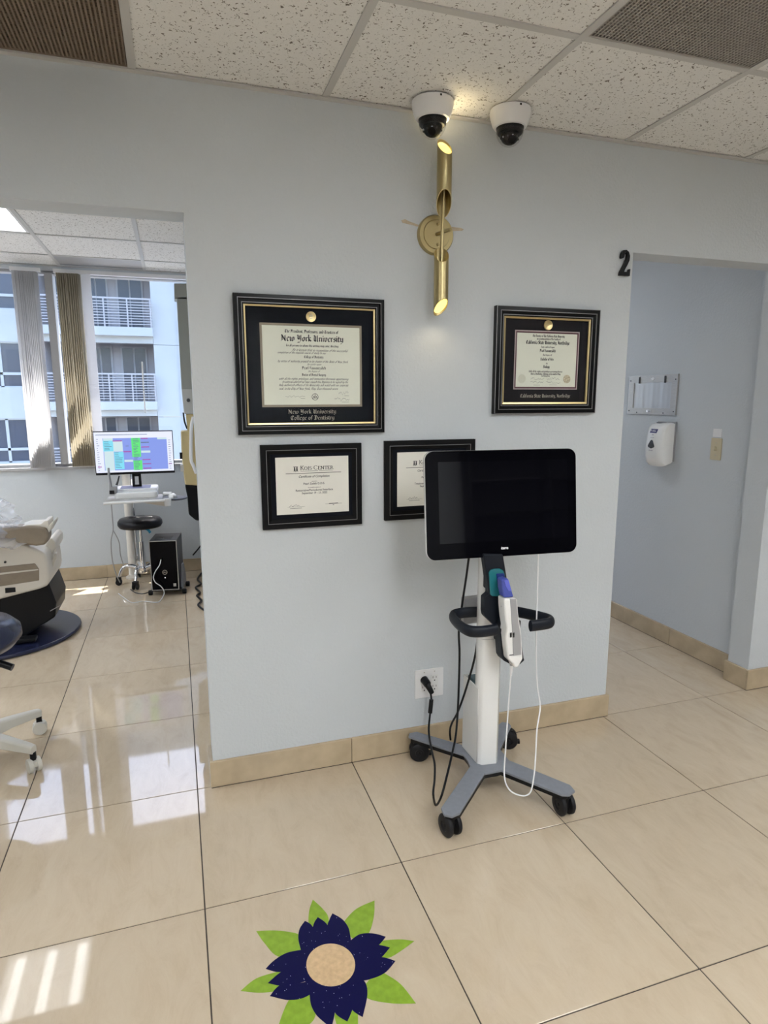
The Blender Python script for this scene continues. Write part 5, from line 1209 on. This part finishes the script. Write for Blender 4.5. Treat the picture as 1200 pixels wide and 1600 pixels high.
MB().tube([xz(80, 648) + Vector((0, .02, 0)), xz(86, 690) + Vector((0, .02, 0)), xz(98, 725) + Vector((0, .02, 0))], .006, n=8).build('cable', black, t)
slab([(92, 655), (150, 655), (150, 735), (100, 735)], 'yoke', xcream, .09)
hd = slab([(68, 735), (160, 728), (160, 995), (88, 990), (72, 850)], 'tube_head', xcream, .14, .012)
slab([(62, 838), (76, 836), (76, 868), (64, 868)], 'latch', black, .05, .002)
slab([(66, 895), (80, 893), (84, 925), (68, 928)], 'hinge', steel, .05, .002)
slab([(88, 992), (168, 992), (172, 1160), (140, 1158), (106, 1130), (100, 1050)], 'cone', blackm, .12, .010)
MB().tube([xz(128, 668), xz(118, 720), xz(116, 860), xz(128, 900), xz(142, 935)], .012, n=10).build('white_cord', white, t)
MB().box(.14, .24, yx + .02, yx + .14, 1.55, 1.75).build('wall_bracket', xgrey, t, bevel=.006)
# black coiled cord and cables by the wall
cz = [(tp(1100, 1120, 2.45)), tp(1070, 1180, 2.42), tp(1085, 1240, 2.38), tp(1050, 1280, 2.36), tp(1100, 1330, 2.34), tp(1075, 1390, 2.30), tp(1110, 1440, 2.26)]
pts = [P(140 + a / 6.316, 720 + b_ / 6.316, z=.012) for a, b_ in ((1150, 1060), (1095, 1120), (1065, 1170), (1100, 1215), (1048, 1250), (1090, 1300), (1060, 1330), (1105, 1380), (1072, 1420), (1110, 1460), (1150, 1480))]
tag(MB().tube(pts, .008, n=8).build('coiled_cord', black), 'wavy black cord on the floor right of the computer tower', 'cord')
pts = [P(140 + a / 6.316, 720 + b_ / 6.316, y=3.05) for a, b_ in ((950, 930), (1000, 870), (1050, 810), (1110, 795), (1160, 800))]
MB().tube(pts, .006, n=8).build('power_cable', black, bpy.data.objects['computer_tower'])
# white cables in front of the computer
yq = YP - .032
pts = [P(140 + a / 6.316, 720 + b_ / 6.316, y=yq) for a, b_ in ((703, 975), (690, 1030), (650, 1090), (630, 1150), (650, 1200), (705, 1240), (735, 1290), (726, 1335))] + [P(140 + a / 6.316, 720 + b_ / 6.316, z=.005) for a, b_ in ((690, 1388), (660, 1396), (620, 1395), (520, 1385), (420, 1400), (330, 1345), (285, 1310))]
cb = MB().tube(pts, .0035, n=8).build('white_cable', white)
tag(cb, 'white cable hanging on the computer front and curling over the floor', 'cable')
pts = [P(140 + a / 6.316, 720 + b_ / 6.316, z=.005) for a, b_ in ((405, 1270), (450, 1300), (520, 1312), (590, 1295), (620, 1270))]
tag(MB().tube(pts, .004, n=8).build('floor_cable', smoke), 'dark cable on the floor between the chrome stool and the computer', 'cable')

# --- dental chair (its foot end reaches into the frame)
t = thing('dental_chair', 'cream dental chair on a navy base plate at the left edge', 'dental chair', (-1.2, 2.05, 0))
def cz_(a, b_, y): return P(a / 5.333, 760 + b_ / 5.333, y=y)
bpts = ell(-1.16, 2.06, .50, .47, 48)
MB().prism([(x, y, .002) for x, y in bpts], (0, 0, .026)).build('base_plate', navyv, t, bevel=.010, segs=3)
yl = 1.86
q = [cz_(*c, yl) for c in ((410, 775), (480, 775), (540, 920), (528, 1000))]
lift = [(-.865, .375), (-.79, .375), (-.757, .24), (-.77, .15), (-.98, .028), (-1.5, .028), (-1.5, .33), (-1.05, .30)]
MB().prism([(x, yl, z) for x, z in lift], (0, .38, 0)).build('lift_housing', black, t, bevel=.012, segs=3)
a = cz_(460, 1020, yl - .004); lt = MB(); lt.flat([(a.x + u_, yl - .002, a.z + v_ + u_ * .5) for u_, v_ in ((-.03, 0), (.03, 0), (.03, .006), (-.03, .006))]); lt.build('badge_strip', silv, t, smooth=0)
MB().obox((-.93, yl - .06, .05), (.06, 0, 0), (0, .035, 0), (0, 0, .012)).build('foot_pedal', black, t, bevel=.006)
yb = 1.80; DYB = .46
shell = [cz_(*c, yb) for c in ((-700, 430), (0, 430), (120, 440), (300, 520), (380, 560), (400, 640), (415, 760), (400, 830), (330, 858), (0, 945), (-700, 1100))]
bd = MB().prism([(p_.x, yb, p_.z) for p_ in shell], (0, DYB, 0)).build('body_shell', creamv, t, bevel=.02, segs=3)
ins = [cz_(*c, yb - .004) for c in ((-600, 730), (0, 672), (290, 642), (325, 690), (325, 785), (0, 835), (-600, 930))]
MB().prism([(p_.x, yb - .004, p_.z) for p_ in ins], (0, .02, 0)).build('side_panel', beigev, bd, bevel=.004)
ins = [cz_(*c, yb - .01) for c in ((-600, 758), (0, 722), (318, 690), (318, 700), (0, 738), (-600, 775))]
MB().prism([(p_.x, yb - .006, p_.z) for p_ in ins], (0, .02, 0)).build('panel_groove', creamv, bd, bevel=.001)
ins = [cz_(*c, yb - .01) for c in ((40, 850), (125, 845), (128, 882), (42, 892))]
MB().prism([(p_.x, yb - .006, p_.z) for p_ in ins], (0, .02, 0)).build('data_plate', black, bd, bevel=.001)
ins = cz_(44, 630, yb); MB().lathe([(.0001, .008), (.006, .008), (.007, 0)], (ins.x, yb, ins.z), 12, 'y').build('screw', black, bd)
# armrest: rounded pad, cream cap, beige end
arm = [cz_(*c, 1.72) for c in ((-300, 380), (100, 345), (250, 330), (360, 338), (402, 375), (405, 440), (375, 490), (300, 500), (160, 488), (100, 450), (-300, 470))]
MB().prism([(p_.x, 1.72, p_.z) for p_ in arm], (0, .12, 0)).build('armrest', beigev, t, bevel=.018, segs=4)
cap = [cz_(*c, 1.73) for c in ((150, 345), (220, 322), (340, 315), (365, 290), (400, 285), (405, 330), (440, 293), (447, 310), (405, 390), (385, 350), (300, 336), (200, 345))]
MB().prism([(p_.x, 1.735, p_.z) for p_ in cap], (0, .16, 0)).build('armrest_cap', creamv, t, bevel=.006, segs=3)
leg = [cz_(*c, 1.95) for c in ((370, 500), (400, 440), (430, 428), (460, 460), (462, 520), (430, 570), (400, 600), (370, 590))]
MB().prism([(p_.x, 1.95, p_.z) for p_ in leg], (0, .30, 0)).build('leg_cushion', creamv, t, bevel=.015, segs=3)
br = [cz_(*c, 1.93) for c in ((400, 700), (455, 555), (472, 560), (470, 600), (420, 740), (400, 770))]
MB().prism([(p_.x, 1.93, p_.z) for p_ in br], (0, .05, 0)).build('side_bar', creamv, t, bevel=.005)
MB().box(-1.75, -1.02, 1.83, 2.30, .52, .68).build('seat_cushion', beigev, t, bevel=.05, segs=4)
# clear plastic drape
rr = random.Random(11)
dr = MB()
def drape(u_, v_):
    x = -1.55 + u_ * (.69 - .13 * v_ + .05 * math.sin(3 * v_)); z = .67 + .36 * v_ - .05 * u_ * v_
    y = 1.70 + .10 * math.sin(7 * u_ + 3 * v_) * .3 + .05 * math.sin(19 * u_ + 11 * v_) + .03 * math.sin(31 * v_ - 13 * u_)
    return (x + .014 * math.sin(23 * v_ + 9 * u_), y, z + .012 * math.sin(27 * u_))
dr.grid(40, 30, drape)
d_o = dr.build('plastic_drape', plasticm, None, smooth=25)
tag(d_o, 'crumpled clear plastic drape over the dental chair at the left edge', 'drape')
d_o.location.z -= 0.03
# --- operator stool with ivory base
ox, oy = -.858, .466
t = thing('operator_stool', 'navy cushioned operator stool on an ivory five-star base at the left edge', 'stool', (ox, oy, 0))
MB().lathe([(.0001, .150), (.045, .145), (.05, .12), (.04, .08), (.0001, .075)], (ox, oy, 0), 24).build('hub', beigep, t)
a0 = math.atan2(.328 - oy, -.615 - ox)
for k in range(5):
    a = a0 + 2 * math.pi * k / 5; d = Vector((math.cos(a), math.sin(a), 0)); s_ = Vector((-d.y, d.x, 0)); c0 = Vector((ox, oy, 0))
    vs = []
    for rr_, wv, zt, zb in ((.03, .026, .148, .085), (.15, .022, .136, .092), (.262, .017, .118, .084), (.286, .014, .112, .080)):
        for sg, z in ((-1, zb), (1, zb), (1, zt - .006), (.6, zt), (-.6, zt), (-1, zt - .006)): vs.append(c0 + d * rr_ + s_ * wv * sg + Vector((0, 0, z)))
    fs = [(j * 6 + i, j * 6 + (i + 1) % 6, j * 6 + 6 + (i + 1) % 6, j * 6 + 6 + i) for j in range(3) for i in range(6)] + [tuple(range(5, -1, -1)), tuple(range(18, 24))]
    lg = MB().add(vs, fs).build('leg', beigep, t, bevel=.003)
    c = c0 + d * .278; MB().tube([(c.x, c.y, .05), (c.x, c.y, .085)], .012, n=12, smooth=False).build('caster_stem', black, lg)
    e = Vector((math.cos(a + 1.0), math.sin(a + 1.0), 0))
    cs = MB()
    for sg in (-1, 1): cs.tube([c + e * (.006 * sg) + Vector((0, 0, .029)), c + e * (.024 * sg) + Vector((0, 0, .029))], .029, n=24, smooth=False)
    cs.obox(c + Vector((0, 0, .040)), e * .008, Vector((-e.y, e.x, 0)) * .026, Vector((0, 0, .012)))
    cs.build('caster', beigep, lg, bevel=.004)
MB().tube([(ox, oy, .13), (ox, oy, .50)], .025, n=16, smooth=False).build('gas_column', black, t)
MB().lathe([(.0001, .475), (.10, .475), (.185, .490), (.215, .525), (.212, .560), (.180, .592), (.10, .602), (.0001, .600)], (ox, oy, 0), 48).build('seat', navyv, t, smooth=60)
MB().tube([(ox + .02, oy - .03, .455), (ox + .12, oy - .06, .45), (ox + .19, oy - .08, .425)], .014, n=12).build('height_lever', black, t)

# ================================================================== RECORD SHELVES BEHIND THE VIEWPOINT (mirrored in the cart screen)
t = thing('record_shelving', 'dark record shelving along the rear wall, mirrored in the cart screen', 'shelving', (3.7, -5.0, 0))
SX0, SX1 = 2.25, 4.98
MB().box(SX0, SX1, -5.19, -5.15, 0, 2.45).build('back_panel', wood, t, smooth=0)
for z in (.05, .55, .9, 1.25, 1.6, 1.95, 2.40): MB().box(SX0, SX1, -5.15, -4.85, z, z + .02).build('shelf', wood, t, smooth=0)
for k in range(4): x = SX0 + (SX1 - SX0 - .02) * k / 3; MB().box(x, x + .02, -5.15, -4.85, 0, 2.45).build('upright', wood, t, smooth=0)
